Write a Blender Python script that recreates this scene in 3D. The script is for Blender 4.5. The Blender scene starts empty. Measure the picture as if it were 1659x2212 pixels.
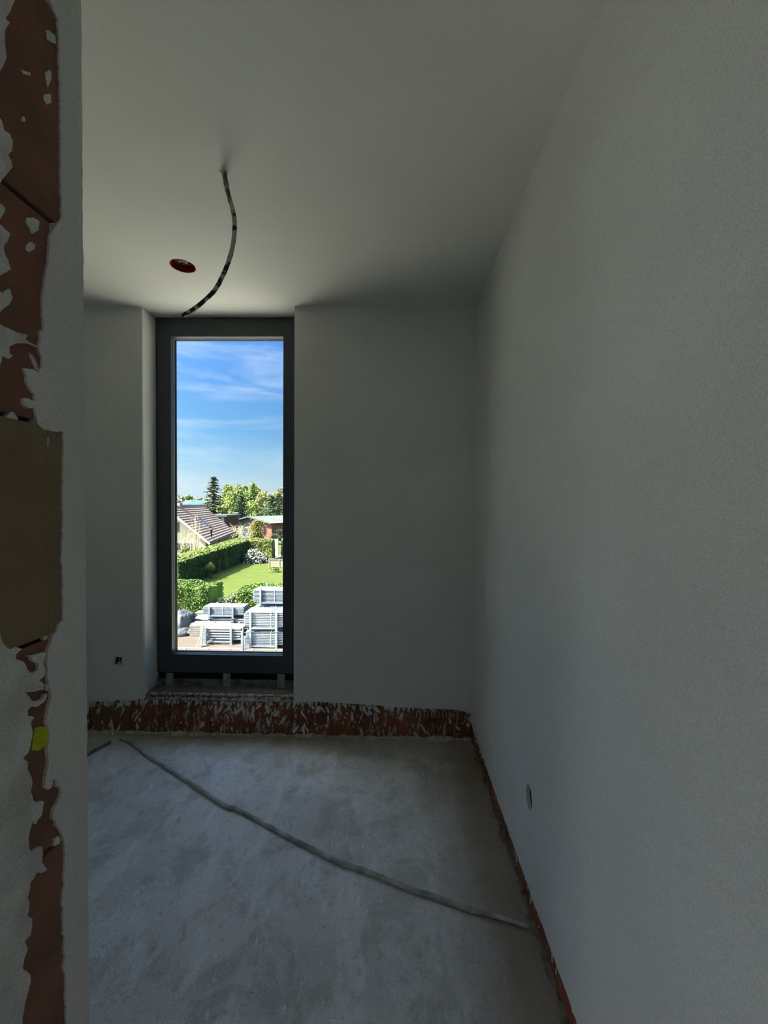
import bpy, bmesh, math, random
from mathutils import Vector, Matrix, noise
from mathutils.geometry import tessellate_polygon

# ------------------------------------------------------------------ camera, sky, sun, exposure
C = bpy.context.scene.collection
SC = bpy.context.scene
F = 850.0; CX = 829.5; CY = 1106.0
CAM = Vector((0, 0, 1.43))
RM = (Matrix.Rotation(math.atan(17.5 / F), 3, 'Z')
      @ Matrix.Rotation(math.pi / 2 - math.atan(18.0 / F), 3, 'X')
      @ Matrix.Rotation(0.0078, 3, 'Z'))
cd = bpy.data.cameras.new('camera')
cam = bpy.data.objects.new('camera', cd); C.objects.link(cam)
cam.matrix_world = Matrix.Translation(CAM) @ RM.to_4x4()
cd.sensor_fit = 'HORIZONTAL'; cd.sensor_width = 36; cd.lens = 36 * F / 1659
cd.clip_start = 0.05; cd.clip_end = 2000
SC.camera = cam

SC.view_settings.view_transform = 'Standard'
SC.view_settings.look = 'None'
SC.view_settings.gamma = 1
SC.view_settings.use_curve_mapping = False
SC.view_settings.exposure = 1.62
SC.cycles.max_bounces = 12
SC.cycles.diffuse_bounces = 8
SC.cycles.transparent_max_bounces = 16
SC.cycles.sample_clamp_indirect = 3
SC.cycles.caustics_reflective = False
SC.cycles.caustics_refractive = False
SC.cycles.use_denoising = True

SKY_STRENGTH = 0.40
SUN_STRENGTH = 10.0
W = bpy.data.worlds.new('sky'); SC.world = W; W.use_nodes = True
nt = W.node_tree; nt.nodes.clear()
def N(t, typ, **kw):
    n = t.nodes.new(typ)
    for k, v in kw.items(): setattr(n, k, v)
    return n
def ramp(t, stops, interp='LINEAR'):
    r = N(t, 'ShaderNodeValToRGB'); r.color_ramp.interpolation = interp
    e = r.color_ramp.elements
    while len(e) < len(stops): e.new(0.5)
    for i, (p, c) in enumerate(stops):
        e[i].position = p
        e[i].color = (c, c, c, 1) if isinstance(c, (int, float)) else (*c, 1)
    return r
TO_SUN = Vector((-.82, -.38, 1.0)).normalized()
tc = N(nt, 'ShaderNodeTexCoord'); sep = N(nt, 'ShaderNodeSeparateXYZ')
nt.links.new(tc.outputs['Generated'], sep.inputs[0])
gr = ramp(nt, [(0.0, (.62, .78, .88)), (0.04, (.60, .77, .88)), (0.09, (.36, .64, .86)), (0.17, (.16, .44, .80)),
               (0.27, (.085, .31, .74)), (0.37, (.05, .24, .69)), (1.0, (.11, .33, .80))])
nt.links.new(sep.outputs['Z'], gr.inputs[0])
mp = N(nt, 'ShaderNodeMapping'); mp.inputs['Scale'].default_value = (1.6, 1.6, 9.0); mp.inputs['Rotation'].default_value = (0.0, 0.22, 0.3)
nz = N(nt, 'ShaderNodeTexNoise'); nz.inputs['Scale'].default_value = 2.2; nz.inputs['Detail'].default_value = 7; nz.inputs['Roughness'].default_value = .58; nz.inputs['Distortion'].default_value = .6
cr = ramp(nt, [(0.47, 0.0), (0.76, 0.42)])
nt.links.new(tc.outputs['Generated'], mp.inputs[0]); nt.links.new(mp.outputs[0], nz.inputs[0]); nt.links.new(nz.outputs[0], cr.inputs[0])
mx = N(nt, 'ShaderNodeMixRGB'); mx.inputs[2].default_value = (.78, .90, .98, 1)
nt.links.new(cr.outputs[0], mx.inputs[0]); nt.links.new(gr.outputs[0], mx.inputs[1])
# clear-sky gradation: 1 + 10 exp(-3g) + 0.45 cos^2 g, g = angle to the sun
dt = N(nt, 'ShaderNodeVectorMath', operation='DOT_PRODUCT'); nrm_ = N(nt, 'ShaderNodeVectorMath', operation='NORMALIZE')
nt.links.new(tc.outputs['Generated'], nrm_.inputs[0]); nt.links.new(nrm_.outputs[0], dt.inputs[0]); dt.inputs[1].default_value = TO_SUN
def mth(op, a, b=None):
    x = N(nt, 'ShaderNodeMath', operation=op)
    for i, v in enumerate((a, b)):
        if v is None: continue
        if isinstance(v, (int, float)): x.inputs[i].default_value = v
        else: nt.links.new(v, x.inputs[i])
    return x.outputs[0]
gam = mth('ARCCOSINE', dt.outputs['Value'])
glow = mth('ADD', mth('MULTIPLY', mth('EXPONENT', mth('MULTIPLY', gam, -3.0)), 60.0), mth('ADD', mth('MULTIPLY', mth('POWER', dt.outputs['Value'], 2.0), .45), 1.0))
bg = N(nt, 'ShaderNodeBackground'); nt.links.new(mth('MULTIPLY', glow, SKY_STRENGTH / 1.7), bg.inputs[1])
wo = N(nt, 'ShaderNodeOutputWorld')
wh = N(nt, 'ShaderNodeMixRGB'); wh.inputs[2].default_value = (.72, .72, .68, 1)
nt.links.new(mth('MULTIPLY', mth('EXPONENT', mth('MULTIPLY', gam, -3.0)), 4.0), wh.inputs[0]); wh.use_clamp = False
nt.links.new(mx.outputs[0], wh.inputs[1]); nt.links.new(wh.outputs[0], bg.inputs[0]); nt.links.new(bg.outputs[0], wo.inputs[0])

sd = bpy.data.lights.new('sun', 'SUN'); sd.energy = SUN_STRENGTH; sd.angle = 0.009; sd.color = (1.0, .95, .85)
sun = bpy.data.objects.new('sun', sd); C.objects.link(sun)
TO_SUN = Vector((-.82, -.38, 1.0)).normalized()
sun.rotation_euler = TO_SUN.to_track_quat('Z', 'Y').to_euler()

# ------------------------------------------------------------------ measuring helpers
def ray(px, py):
    return RM @ Vector(((px - CX) / F, -(py - CY) / F, -1))
def at_y(px, py, Y): d = ray(px, py); return CAM + d * ((Y - CAM.y) / d.y)
def at_x(px, py, X): d = ray(px, py); return CAM + d * ((X - CAM.x) / d.x)
def at_z(px, py, Z): d = ray(px, py); return CAM + d * ((Z - CAM.z) / d.z)

# ------------------------------------------------------------------ materials
def M(name, col, rough=.8, metal=0.0, var=0.0, vscale=6.0, col2=None, bump=0.0, bscale=40.0, island=0.0, stretch=None, grain=0.0, spec=0.3, edge=.15):
    m = bpy.data.materials.new(name); m.use_nodes = True
    t = m.node_tree; b = t.nodes['Principled BSDF']
    b.inputs['Roughness'].default_value = rough; b.inputs['Metallic'].default_value = metal
    b.inputs['Specular IOR Level'].default_value = spec
    tcn = N(t, 'ShaderNodeTexCoord'); src = tcn.outputs['Object']
    if stretch:
        mpn = N(t, 'ShaderNodeMapping'); mpn.inputs['Scale'].default_value = stretch
        t.links.new(src, mpn.inputs[0]); src = mpn.outputs[0]
    c2 = col2 or tuple(max(0, c * (1 - var)) for c in col)
    c1 = col if col2 else tuple(min(1, c * (1 + var)) for c in col)
    n1 = N(t, 'ShaderNodeTexNoise'); n1.inputs['Scale'].default_value = vscale; n1.inputs['Detail'].default_value = 5
    t.links.new(src, n1.inputs[0])
    r1 = ramp(t, [(.5-edge, c2), (.5+edge, c1)])
    t.links.new(n1.outputs[0], r1.inputs[0]); out = r1.outputs[0]
    if island:
        g = N(t, 'ShaderNodeNewGeometry'); mr = N(t, 'ShaderNodeMapRange')
        mr.inputs[3].default_value = 1 - island; mr.inputs[4].default_value = 1 + island
        t.links.new(g.outputs['Random Per Island'], mr.inputs[0])
        vm = N(t, 'ShaderNodeVectorMath', operation='SCALE')
        t.links.new(out, vm.inputs[0]); t.links.new(mr.outputs[0], vm.inputs['Scale']); out = vm.outputs[0]
    if grain:
        n3 = N(t, 'ShaderNodeTexNoise'); n3.inputs['Scale'].default_value = 420; n3.inputs['Detail'].default_value = 1
        t.links.new(tcn.outputs['Object'], n3.inputs[0])
        mr = N(t, 'ShaderNodeMapRange'); mr.inputs[1].default_value = .3; mr.inputs[2].default_value = .7
        mr.inputs[3].default_value = 1 - grain; mr.inputs[4].default_value = 1 + grain
        t.links.new(n3.outputs[0], mr.inputs[0])
        vm = N(t, 'ShaderNodeVectorMath', operation='SCALE')
        t.links.new(out, vm.inputs[0]); t.links.new(mr.outputs[0], vm.inputs['Scale']); out = vm.outputs[0]
    t.links.new(out, b.inputs['Base Color'])
    if bump:
        n2 = N(t, 'ShaderNodeTexNoise'); n2.inputs['Scale'].default_value = bscale; n2.inputs['Detail'].default_value = 4
        bp = N(t, 'ShaderNodeBump'); bp.inputs['Strength'].default_value = bump; bp.inputs['Distance'].default_value = .01
        t.links.new(src, n2.inputs[0]); t.links.new(n2.outputs[0], bp.inputs['Height']); t.links.new(bp.outputs[0], b.inputs['Normal'])
    return m

PLASTER = M('wall_plaster', (.62, .62, .60), .9, var=.04, vscale=2.2, bump=.12, bscale=5, grain=.13, spec=.15)
PLASTER_C = M('ceiling_plaster', (.66, .66, .62), .9, var=.04, vscale=1.6, bump=.12, bscale=4, grain=.13, spec=.15)
PLASTER_R = M('rough_plaster', (.58, .59, .56), .95, var=.14, vscale=14, bump=.6, bscale=60, grain=.16, spec=.15)
MORTAR = M('mortar', (.46, .44, .37), .95, var=.22, vscale=22, bump=.9, bscale=45, grain=.2, spec=.1)
DIRT = M('dark_mortar_dirt', (.17, .14, .10), .95, var=.4, vscale=30, bump=.8, bscale=60, spec=.1)
JOINT = M('joint_mortar', (.16, .14, .12), .95, var=.2, vscale=22, bump=.5, bscale=60, spec=.1)
GLUE = M('cream_filler', (.50, .48, .40), .9, var=.12, vscale=20)

def clay(name, a, b, smear, stretch=(14, 14, 5)):
    """fired clay with thin plaster residue in streaks"""
    m = bpy.data.materials.new(name); m.use_nodes = True
    t = m.node_tree; bs = t.nodes['Principled BSDF']; bs.inputs['Roughness'].default_value = .92; bs.inputs['Specular IOR Level'].default_value = .15
    tcn = N(t, 'ShaderNodeTexCoord')
    g = N(t, 'ShaderNodeNewGeometry')
    n1 = N(t, 'ShaderNodeTexNoise'); n1.inputs['Scale'].default_value = 7; n1.inputs['Detail'].default_value = 6
    t.links.new(g.outputs['Position'], n1.inputs[0])
    r1 = ramp(t, [(.3, b), (.7, a)]); t.links.new(n1.outputs[0], r1.inputs[0])
    mpn = N(t, 'ShaderNodeMapping'); mpn.inputs['Scale'].default_value = stretch
    t.links.new(g.outputs['Position'], mpn.inputs[0])
    n2 = N(t, 'ShaderNodeTexNoise'); n2.inputs['Scale'].default_value = 2.4; n2.inputs['Detail'].default_value = 9; n2.inputs['Roughness'].default_value = .68
    n2.inputs['Distortion'].default_value = .8
    t.links.new(mpn.outputs[0], n2.inputs[0])
    r2 = ramp(t, [(smear, 0.0), (smear + .035, .8)]); t.links.new(n2.outputs[0], r2.inputs[0])
    mxx = N(t, 'ShaderNodeMixRGB'); mxx.inputs[2].default_value = (.46, .45, .42, 1)
    t.links.new(r2.outputs[0], mxx.inputs[0]); t.links.new(r1.outputs[0], mxx.inputs[1])
    t.links.new(mxx.outputs[0], bs.inputs['Base Color'])
    bp = N(t, 'ShaderNodeBump'); bp.inputs['Strength'].default_value = .7; bp.inputs['Distance'].default_value = .006
    t.links.new(n2.outputs[0], bp.inputs['Height']); t.links.new(bp.outputs[0], bs.inputs['Normal'])
    return m
CLAY = clay('clay_block', (.29, .098, .05), (.13, .055, .032), .55)
CLAY_LEFT = clay('clay_block_left', (.20, .11, .055), (.12, .07, .04), .60)  # darker, browner tone for the blocks at the left end
CLAY_RIGHT = clay('clay_block_right', (.30, .09, .05), (.15, .08, .045), .60)
CLAY_JAMB = clay('clay_block_jamb', (.27, .135, .092), (.17, .09, .066), .68, (6, 6, 6))
CLAY_BROWN = clay('clay_block_brown', (.27, .20, .125), (.21, .155, .098), .75, (5, 5, 5))
DARK = M('recess_shade', (.02, .02, .02), .95)  # near-black stands in for the shade inside boxes, gaps and hollow ends
YELLOW = M('spray_paint', (.50, .56, .02), .7, var=.2, vscale=30, bump=.4, bscale=90)
FRAME = M('anthracite_frame', (.045, .052, .058), .42, var=.08, vscale=20, grain=.1, spec=.4)
BEAD = M('frame_bead', (.30, .32, .34), .35, spec=.5)
RUBBER = M('black_gasket', (.01, .01, .012), .6)
GALV = M('galvanised_bracket', (.28, .29, .29), .5, .5, var=.25, vscale=30)
MEMBRANE = M('grey_membrane', (.13, .145, .15), .85, var=.45, vscale=18, bump=.8, bscale=30)
REDPL = M('red_plastic', (.26, .024, .022), .5, col2=(.13, .014, .014), vscale=30)
CONDUIT = M('black_conduit', (.42, .42, .38), .6, col2=(.016, .016, .018), vscale=34, bump=.4, edge=.035)
CONDUIT_P = M('plastered_conduit', (.50, .50, .44), .9, col2=(.10, .10, .095), vscale=26, bump=.8, edge=.06)
CONDUIT_F = M('dusty_conduit', (.50, .51, .48), .9, col2=(.24, .25, .24), vscale=16, bump=.7, bscale=60)
WIRE_BR = M('brown_wire', (.09, .04, .02), .5)
WIRE_BL = M('grey_wire', (.22, .22, .24), .5)

def floor_mat():
    m = bpy.data.materials.new('concrete_floor'); m.use_nodes = True
    t = m.node_tree; bs = t.nodes['Principled BSDF']; bs.inputs['Roughness'].default_value = .93; bs.inputs['Specular IOR Level'].default_value = .12
    g = N(t, 'ShaderNodeNewGeometry'); P = g.outputs['Position']
    def nz(scale, det, rough=.6, dist=0.0, stretch=None, rot=0):
        src = P
        if stretch:
            mpn = N(t, 'ShaderNodeMapping'); mpn.inputs['Scale'].default_value = stretch; mpn.inputs['Rotation'].default_value = (0, 0, rot)
            t.links.new(P, mpn.inputs[0]); src = mpn.outputs[0]
        n = N(t, 'ShaderNodeTexNoise'); n.inputs['Scale'].default_value = scale; n.inputs['Detail'].default_value = det
        n.inputs['Roughness'].default_value = rough; n.inputs['Distortion'].default_value = dist
        t.links.new(src, n.inputs[0]); return n.outputs[0]
    def mix(fac, a, col):
        x = N(t, 'ShaderNodeMixRGB'); t.links.new(fac, x.inputs[0])
        if isinstance(a, tuple): x.inputs[1].default_value = (*a, 1)
        else: t.links.new(a, x.inputs[1])
        x.inputs[2].default_value = (*col, 1); return x.outputs[0]
    def rr(src, a, b, v0=0.0, v1=1.0):
        r = N(t, 'ShaderNodeMapRange'); r.inputs[1].default_value = a; r.inputs[2].default_value = b; r.inputs[3].default_value = v0; r.inputs[4].default_value = v1
        t.links.new(src, r.inputs[0]); return r.outputs[0]
    col = mix(rr(nz(1.9, 7, .65), .38, .62), (.58, .585, .57), (.72, .725, .72))
    col = mix(rr(nz(5.5, 9, .72, .5), .49, .58, 0, .55), col, (.40, .40, .375))                        # worn darker patches
    col = mix(rr(nz(2.7, 10, .72, .4, (1.7, .8, 1), .75), .51, .58, 0, .62), col, (.80, .83, .87))     # pale plaster dust
    col = mix(rr(nz(21, 8, .75, .3, (1.6, .6, 1), .75), .60, .64, 0, .7), col, (.86, .87, .88))         # scattered plaster spots
    col = mix(rr(nz(26, 6, .8), .57, .66, 0, .6), col, (.30, .29, .27))                                 # dark pitting
    gv = N(t, 'ShaderNodeVectorMath', operation='SCALE'); t.links.new(col, gv.inputs[0]); t.links.new(rr(nz(190, 3, .8), .3, .7, .80, 1.2), gv.inputs['Scale'])
    col = gv.outputs[0]
    # damp brown border near the walls
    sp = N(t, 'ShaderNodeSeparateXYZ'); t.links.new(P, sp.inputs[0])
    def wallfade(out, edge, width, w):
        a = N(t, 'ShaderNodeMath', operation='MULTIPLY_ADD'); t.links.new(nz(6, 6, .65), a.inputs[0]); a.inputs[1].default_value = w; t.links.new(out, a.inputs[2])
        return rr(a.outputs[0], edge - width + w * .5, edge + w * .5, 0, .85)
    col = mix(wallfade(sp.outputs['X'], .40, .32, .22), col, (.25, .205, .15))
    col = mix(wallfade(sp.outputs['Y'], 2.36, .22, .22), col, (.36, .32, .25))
    t.links.new(col, bs.inputs['Base Color'])
    h = N(t, 'ShaderNodeMath', operation='ADD'); t.links.new(nz(17, 8, .7), h.inputs[0]); t.links.new(nz(110, 3), h.inputs[1])
    bp = N(t, 'ShaderNodeBump'); bp.inputs['Strength'].default_value = .55; bp.inputs['Distance'].default_value = .008
    t.links.new(h.outputs[0], bp.inputs['Height']); t.links.new(bp.outputs[0], bs.inputs['Normal'])
    return m
FLOOR = floor_mat()

def glass_mat():
    m = bpy.data.materials.new('window_glass'); m.use_nodes = True
    t = m.node_tree; t.nodes.clear()
    o = N(t, 'ShaderNodeOutputMaterial'); mxs = N(t, 'ShaderNodeMixShader')
    tr = N(t, 'ShaderNodeBsdfTransparent'); tr.inputs[0].default_value = (.97, .985, .98, 1)
    gl = N(t, 'ShaderNodeBsdfGlossy'); gl.inputs['Roughness'].default_value = .0
    # Schlick reflectance, the same from both sides of the pane
    g = N(t, 'ShaderNodeNewGeometry'); d = N(t, 'ShaderNodeVectorMath', operation='DOT_PRODUCT')
    t.links.new(g.outputs['Normal'], d.inputs[0]); t.links.new(g.outputs['Incoming'], d.inputs[1])
    def mt(op, a, b=None):
        x = N(t, 'ShaderNodeMath', operation=op)
        for i, v in enumerate((a, b)):
            if v is None: continue
            if isinstance(v, (int, float)): x.inputs[i].default_value = v
            else: t.links.new(v, x.inputs[i])
        return x.outputs[0]
    fr = mt('ADD', mt('MULTIPLY', mt('POWER', mt('SUBTRACT', 1.0, mt('ABSOLUTE', d.outputs['Value'])), 5.0), .96), .04)
    t.links.new(fr, mxs.inputs[0]); t.links.new(tr.outputs[0], mxs.inputs[1]); t.links.new(gl.outputs[0], mxs.inputs[2]); t.links.new(mxs.outputs[0], o.inputs[0])
    return m
GLASS = glass_mat()

# ------------------------------------------------------------------ mesh helpers
class MB:
    def __init__(s): s.v = []; s.f = []
    def quad(s, a, b, c, d):
        k = len(s.v); s.v += [tuple(a), tuple(b), tuple(c), tuple(d)]; s.f.append((k, k+1, k+2, k+3)); return s
    def tri(s, a, b, c):
        k = len(s.v); s.v += [tuple(a), tuple(b), tuple(c)]; s.f.append((k, k+1, k+2)); return s
    def obox(s, o, ax, ay, az):
        """box from corner o with edge vectors"""
        o = Vector(o); ax = Vector(ax); ay = Vector(ay); az = Vector(az)
        k = len(s.v)
        for c in (o, o+ax, o+ax+ay, o+ay): s.v.append(tuple(c)); 
        for c in (o, o+ax, o+ax+ay, o+ay): s.v.append(tuple(c+az))
        s.f += [(k, k+3, k+2, k+1), (k+4, k+5, k+6, k+7), (k, k+1, k+5, k+4), (k+1, k+2, k+6, k+5), (k+2, k+3, k+7, k+6), (k+3, k, k+4, k+7)]
        return s
    def box(s, x0, x1, y0, y1, z0, z1): return s.obox((x0, y0, z0), (x1-x0, 0, 0), (0, y1-y0, 0), (0, 0, z1-z0))
    def bar(s, a, b, w, h, up=(0, 0, 1)):
        a = Vector(a); b = Vector(b); d = b - a; side = d.cross(Vector(up))
        if side.length < 1e-6: side = d.cross(Vector((1, 0, 0)))
        side.normalize(); u = side.cross(d).normalized()
        return s.obox(a - side*w/2 - u*h/2, side*w, d, u*h)
    def prism(s, poly, fn, off, holes=()):
        """poly in 2D, fn maps to 3D, off = extrusion vector (front -> back)"""
        off = Vector(off); loops = [list(poly)] + [list(h) for h in holes]
        tris = tessellate_polygon([[Vector((p[0], p[1], 0)) for p in l] for l in loops])
        k = len(s.v); flat = [p for l in loops for p in l]; n = len(flat)
        fr = [Vector(fn(*p)) for p in flat]
        s.v += [tuple(p) for p in fr] + [tuple(p + off) for p in fr]
        for t in tris:
            s.f.append((k+t[0], k+t[1], k+t[2])); s.f.append((k+n+t[2], k+n+t[1], k+n+t[0]))
        j = 0
        for l in loops:
            m = len(l)
            for i in range(m):
                a = k+j+i; b = k+j+(i+1) % m; s.f.append((a, b, b+n, a+n))
            j += m
        return s
    def tube(s, pts, r, n=8, caps=True, wob=0):
        pts = [Vector(p) for p in pts]; k = len(s.v); side = None
        for i, p in enumerate(pts):
            d = (pts[min(i+1, len(pts)-1)] - pts[max(i-1, 0)]).normalized()
            if side is None:
                side = d.cross(Vector((0, 0, 1)))
                if side.length < .05: side = d.cross(Vector((1, 0, 0)))
            side = (side - d * side.dot(d)).normalized(); u = d.cross(side)
            rr = (r[i] if isinstance(r, (list, tuple)) else r) * (1 + wob * noise.noise(p * 60))
            for j in range(n):
                a = 2*math.pi*j/n; s.v.append(tuple(p + side*math.cos(a)*rr + u*math.sin(a)*rr))
        for i in range(len(pts)-1):
            for j in range(n):
                a = k+i*n+j; b = k+i*n+(j+1) % n; s.f.append((a, b, b+n, a+n))
        if caps:
            s.f.append(tuple(k+j for j in range(n))[::-1]); s.f.append(tuple(k+(len(pts)-1)*n+j for j in range(n)))
        return s
    def cyl(s, a, b, r, n=12): return s.tube([a, b], r, n)
    def build(s, name, mat, parent=None, smooth=False, bevel=0, fixn=True, seg=2):
        me = bpy.data.meshes.new(name); me.from_pydata(s.v, [], s.f); me.materials.append(mat)
        if fixn:
            bm = bmesh.new(); bm.from_mesh(me); bmesh.ops.recalc_face_normals(bm, faces=bm.faces); bm.to_mesh(me); bm.free()
        if smooth: me.polygons.foreach_set('use_smooth', [True]*len(me.polygons))
        o = bpy.data.objects.new(name, me); C.objects.link(o)
        if parent is not None:
            o.parent = parent
            o.matrix_parent_inverse = Matrix.Translation(-parent.location) if False else parent.matrix_basis.inverted()
        if bevel:
            b = o.modifiers.new('bevel', 'BEVEL'); b.width = bevel; b.segments = seg; b.limit_method = 'ANGLE'
        return o
def empty(name, loc):
    o = bpy.data.objects.new(name, None); C.objects.link(o); o.location = loc; o.empty_display_size = .1; return o
def tag(o, label, cat, group=None, kind=None):
    o['label'] = label; o['category'] = cat
    if group: o['group'] = group
    if kind: o['kind'] = kind
    return o
def struct(o, label=None):
    o['kind'] = 'structure'
    if label: o['label'] = label
    return o
def stuff(o): o['kind'] = 'stuff'; return o
def jag(pts, step, amp, seed=1):
    """resample an open polyline with ragged offsets"""
    rnd = random.Random(seed); out = []
    for (a, b) in zip(pts, pts[1:]):
        n = max(1, int(math.dist(a, b) / step))
        for i in range(n):
            t = i / n; j = amp if i else amp * .3
            out.append((a[0] + (b[0]-a[0])*t + rnd.uniform(-j, j), a[1] + (b[1]-a[1])*t + rnd.uniform(-j, j)))
    out.append(pts[-1]); return out

# ------------------------------------------------------------------ THE SETTING
H = 2.60; YB = 2.36; YBB = 2.376; XR = .485; XRB = .499; XL = -2.06; YG = 2.49
JX = -.572; JXB = -.5765; JY0 = .52; JY1 = .722
HX = -2.9; HY = -3.2
rnd = random.Random(7)

# floor: a finely waved grid
mb = MB(); nx, ny = 90, 110; x0, x1, y0, y1 = -3.1, .74, -3.4, 2.80
for j in range(ny+1):
    for i in range(nx+1):
        x = x0+(x1-x0)*i/nx; y = y0+(y1-y0)*j/ny
        z = .003*noise.noise(Vector((x*3, y*3, 0))) + .0015*noise.noise(Vector((x*14, y*14, 3)))
        mb.v.append((x, y, z))
for j in range(ny):
    for i in range(nx):
        a = j*(nx+1)+i; mb.f.append((a, a+1, a+nx+2, a+nx+1))
k = len(mb.v)
for (x, y) in ((x0, y0), (x1, y0), (x1, y1), (x0, y1)): mb.v.append((x, y, -.3))
mb.f.append((k, k+3, k+2, k+1))
for (a, b, c, d) in ((x0, y0, x1, y0), (x1, y0, x1, y1), (x1, y1, x0, y1), (x0, y1, x0, y0)):
    mb.quad((a, b, -.3), (c, d, -.3), (c, d, -.004), (a, b, -.004))
struct(mb.build('floor', FLOOR, smooth=True, fixn=True), 'bare grey concrete floor with plaster dust')

# ceiling with the round hole and the small conduit hole
hc = at_z(395, 575, H); cc = at_z(484, 371, H)
def circ(c, r, n=28, wob=0.0): return [(c.x + r*(1+wob*math.sin(5*i))*math.cos(2*math.pi*i/n), c.y + r*(1+wob*math.sin(7*i))*math.sin(2*math.pi*i/n)) for i in range(n)]
mb = MB().prism([(-3.1, -3.4), (.74, -3.4), (.74, 2.80), (-3.1, 2.80)], lambda a, b: (a, b, H), (0, 0, .3),
                [circ(hc, .059, 40, .012), circ(cc, .011, 14, .12)])
struct(mb.build('ceiling', PLASTER_C), 'smooth plastered ceiling')

# back wall: plaster skin (ragged bottom), core, holes
WX0 = at_y(309, 1000, YB).x; WX1 = at_y(635, 1000, YB).x          # reveal edges
SILLZ = at_y(470, 1511, YB).z
sbc = at_y(255, 1428, YB); bs_ = .025
wall_b = empty('wall_back', (0, YB, 0)); struct(wall_b, 'plastered window wall with bare clay blocks at its foot')
lowl = jag([(at_y(px, py, YB).x, at_y(px, py, YB).z) for px, py in [(60, 1520), (172, 1517), (240, 1514), (290, 1513), (309, 1508)]], .012, .004, 3)
lowr = jag([(at_y(px, py, YB).x, at_y(px, py, YB).z) for px, py in [(635, 1516), (690, 1516), (760, 1520), (850, 1527), (930, 1531), (995, 1534), (1022, 1546)]], .012, .003, 4)
lowl[0] = (XL-.05, lowl[0][1]); lowr[-1] = (XR+.02, lowr[-1][1])
hole = [(sbc.x-bs_, sbc.z-bs_), (sbc.x+bs_*.9, sbc.z-bs_), (sbc.x+bs_, sbc.z+bs_*.95), (sbc.x-bs_*.95, sbc.z+bs_)]
mb = MB().prism([(XL-.05, H), *lowl, (WX0, H)], lambda a, b: (a, YB, b), (0, .016, 0), [jag(hole+[hole[0]], .006, .0016, 8)[:-1]])
mb.prism([(WX1, H), *lowr, (XR+.02, H)], lambda a, b: (a, YB, b), (0, .016, 0))
mb.build('plaster_coat', PLASTER, wall_b)
# core behind, with the recess for the socket
mb = MB()
mb.prism([(XL-.2, H), (XL-.2, .248), (WX0-.001, .248), (WX0-.001, H)], lambda a, b: (a, YBB, b), (0, .14, 0), [[(sbc.x-.04, sbc.z-.04), (sbc.x+.04, sbc.z-.04), (sbc.x+.04, sbc.z+.04), (sbc.x-.04, sbc.z+.04)]])
mb.box(WX1+.001, XR+.25, YBB, YBB+.14, .248, H)
mb.box(XL-.2, WX0-.10, YBB+.14, 2.63, .248, H)
mb.box(WX1+.04, XR+.25, YBB+.14, 2.63, .248, H)
mb.box(WX0-.1, WX1+.1, YBB+.03, 2.63, -.02, SILLZ-.03)
mb.box(XL-.2, XR+.25, YBB+.03, 2.63, -.02, .248)
mb.build('core', JOINT, wall_b)
# reveal linings (left jamb and right jamb plaster) - outside the frame the opening widens
mb = MB(); mb.box(WX0-.03, WX0, YB+.006, YG+.02, SILLZ-.02, H); mb.box(WX1, WX1+.03, YB+.006, YG+.02, SILLZ-.02, H)
mb.build('reveal_plaster', PLASTER, wall_b, bevel=.004)

# clay blocks of the band at the foot of the back wall
def ribbed_block(w, h, d, seed):
    """front face at y=0 with shallow vertical ribs; 12..50 triangles"""
    r = random.Random(seed); m = MB(); n = 9; prof = []
    for i in range(n+1): prof.append((w*i/n, -.0012 if i % 2 else .0012))
    for (a, b) in zip(prof, prof[1:]): m.quad((a[0], a[1], 0), (b[0], b[1], 0), (b[0], b[1], h), (a[0], a[1], h))
    for i in range(n): m.quad((prof[i][0], prof[i][1], h), (prof[i+1][0], prof[i+1][1], h), (prof[i+1][0], d, h), (prof[i][0], d, h))
    m.quad((0, .0012, 0), (0, .0012, h), (0, d, h), (0, d, 0)); m.quad((w, prof[-1][1], 0), (w, prof[-1][1], h), (w, d, h), (w, d, 0))
    m.quad((0, d, 0), (w, d, 0), (w, d, h), (0, d, h)); m.quad((0, 0, 0), (w, 0, 0), (w, d, 0), (0, d, 0))
    return m
x = XL - .05; bw = .247; first = {}
i = 0
while x < XR + .05:
    mat = CLAY_LEFT if x < -1.62 else CLAY
    key = mat.name
    if key not in first:
        o = ribbed_block(bw, .236, .06, 1).build('brick', mat, wall_b); first[key] = o
    else:
        o = first[key].copy(); C.objects.link(o); o.parent = wall_b
    o.matrix_parent_inverse = Matrix.Identity(4)
    o.location = (x, YBB - YB + rnd.uniform(-.002, .002), .004 + rnd.uniform(-.002, .003)); o.rotation_euler = (0, 0, rnd.uniform(-.004, .004))
    x += bw + .004; i += 1
# upper course, only its lower edge shows above the first bed joint
x = XL - .17
while x < XR + .02:
    if not (WX0-.22 < x < WX1+.0):
        o = MB().box(0, bw, 0, .05, 0, .12).build('brick', CLAY, wall_b); o.matrix_parent_inverse = Matrix.Identity(4)
        o.location = (x, YBB-YB, .2445)
    x += bw + .004

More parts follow.
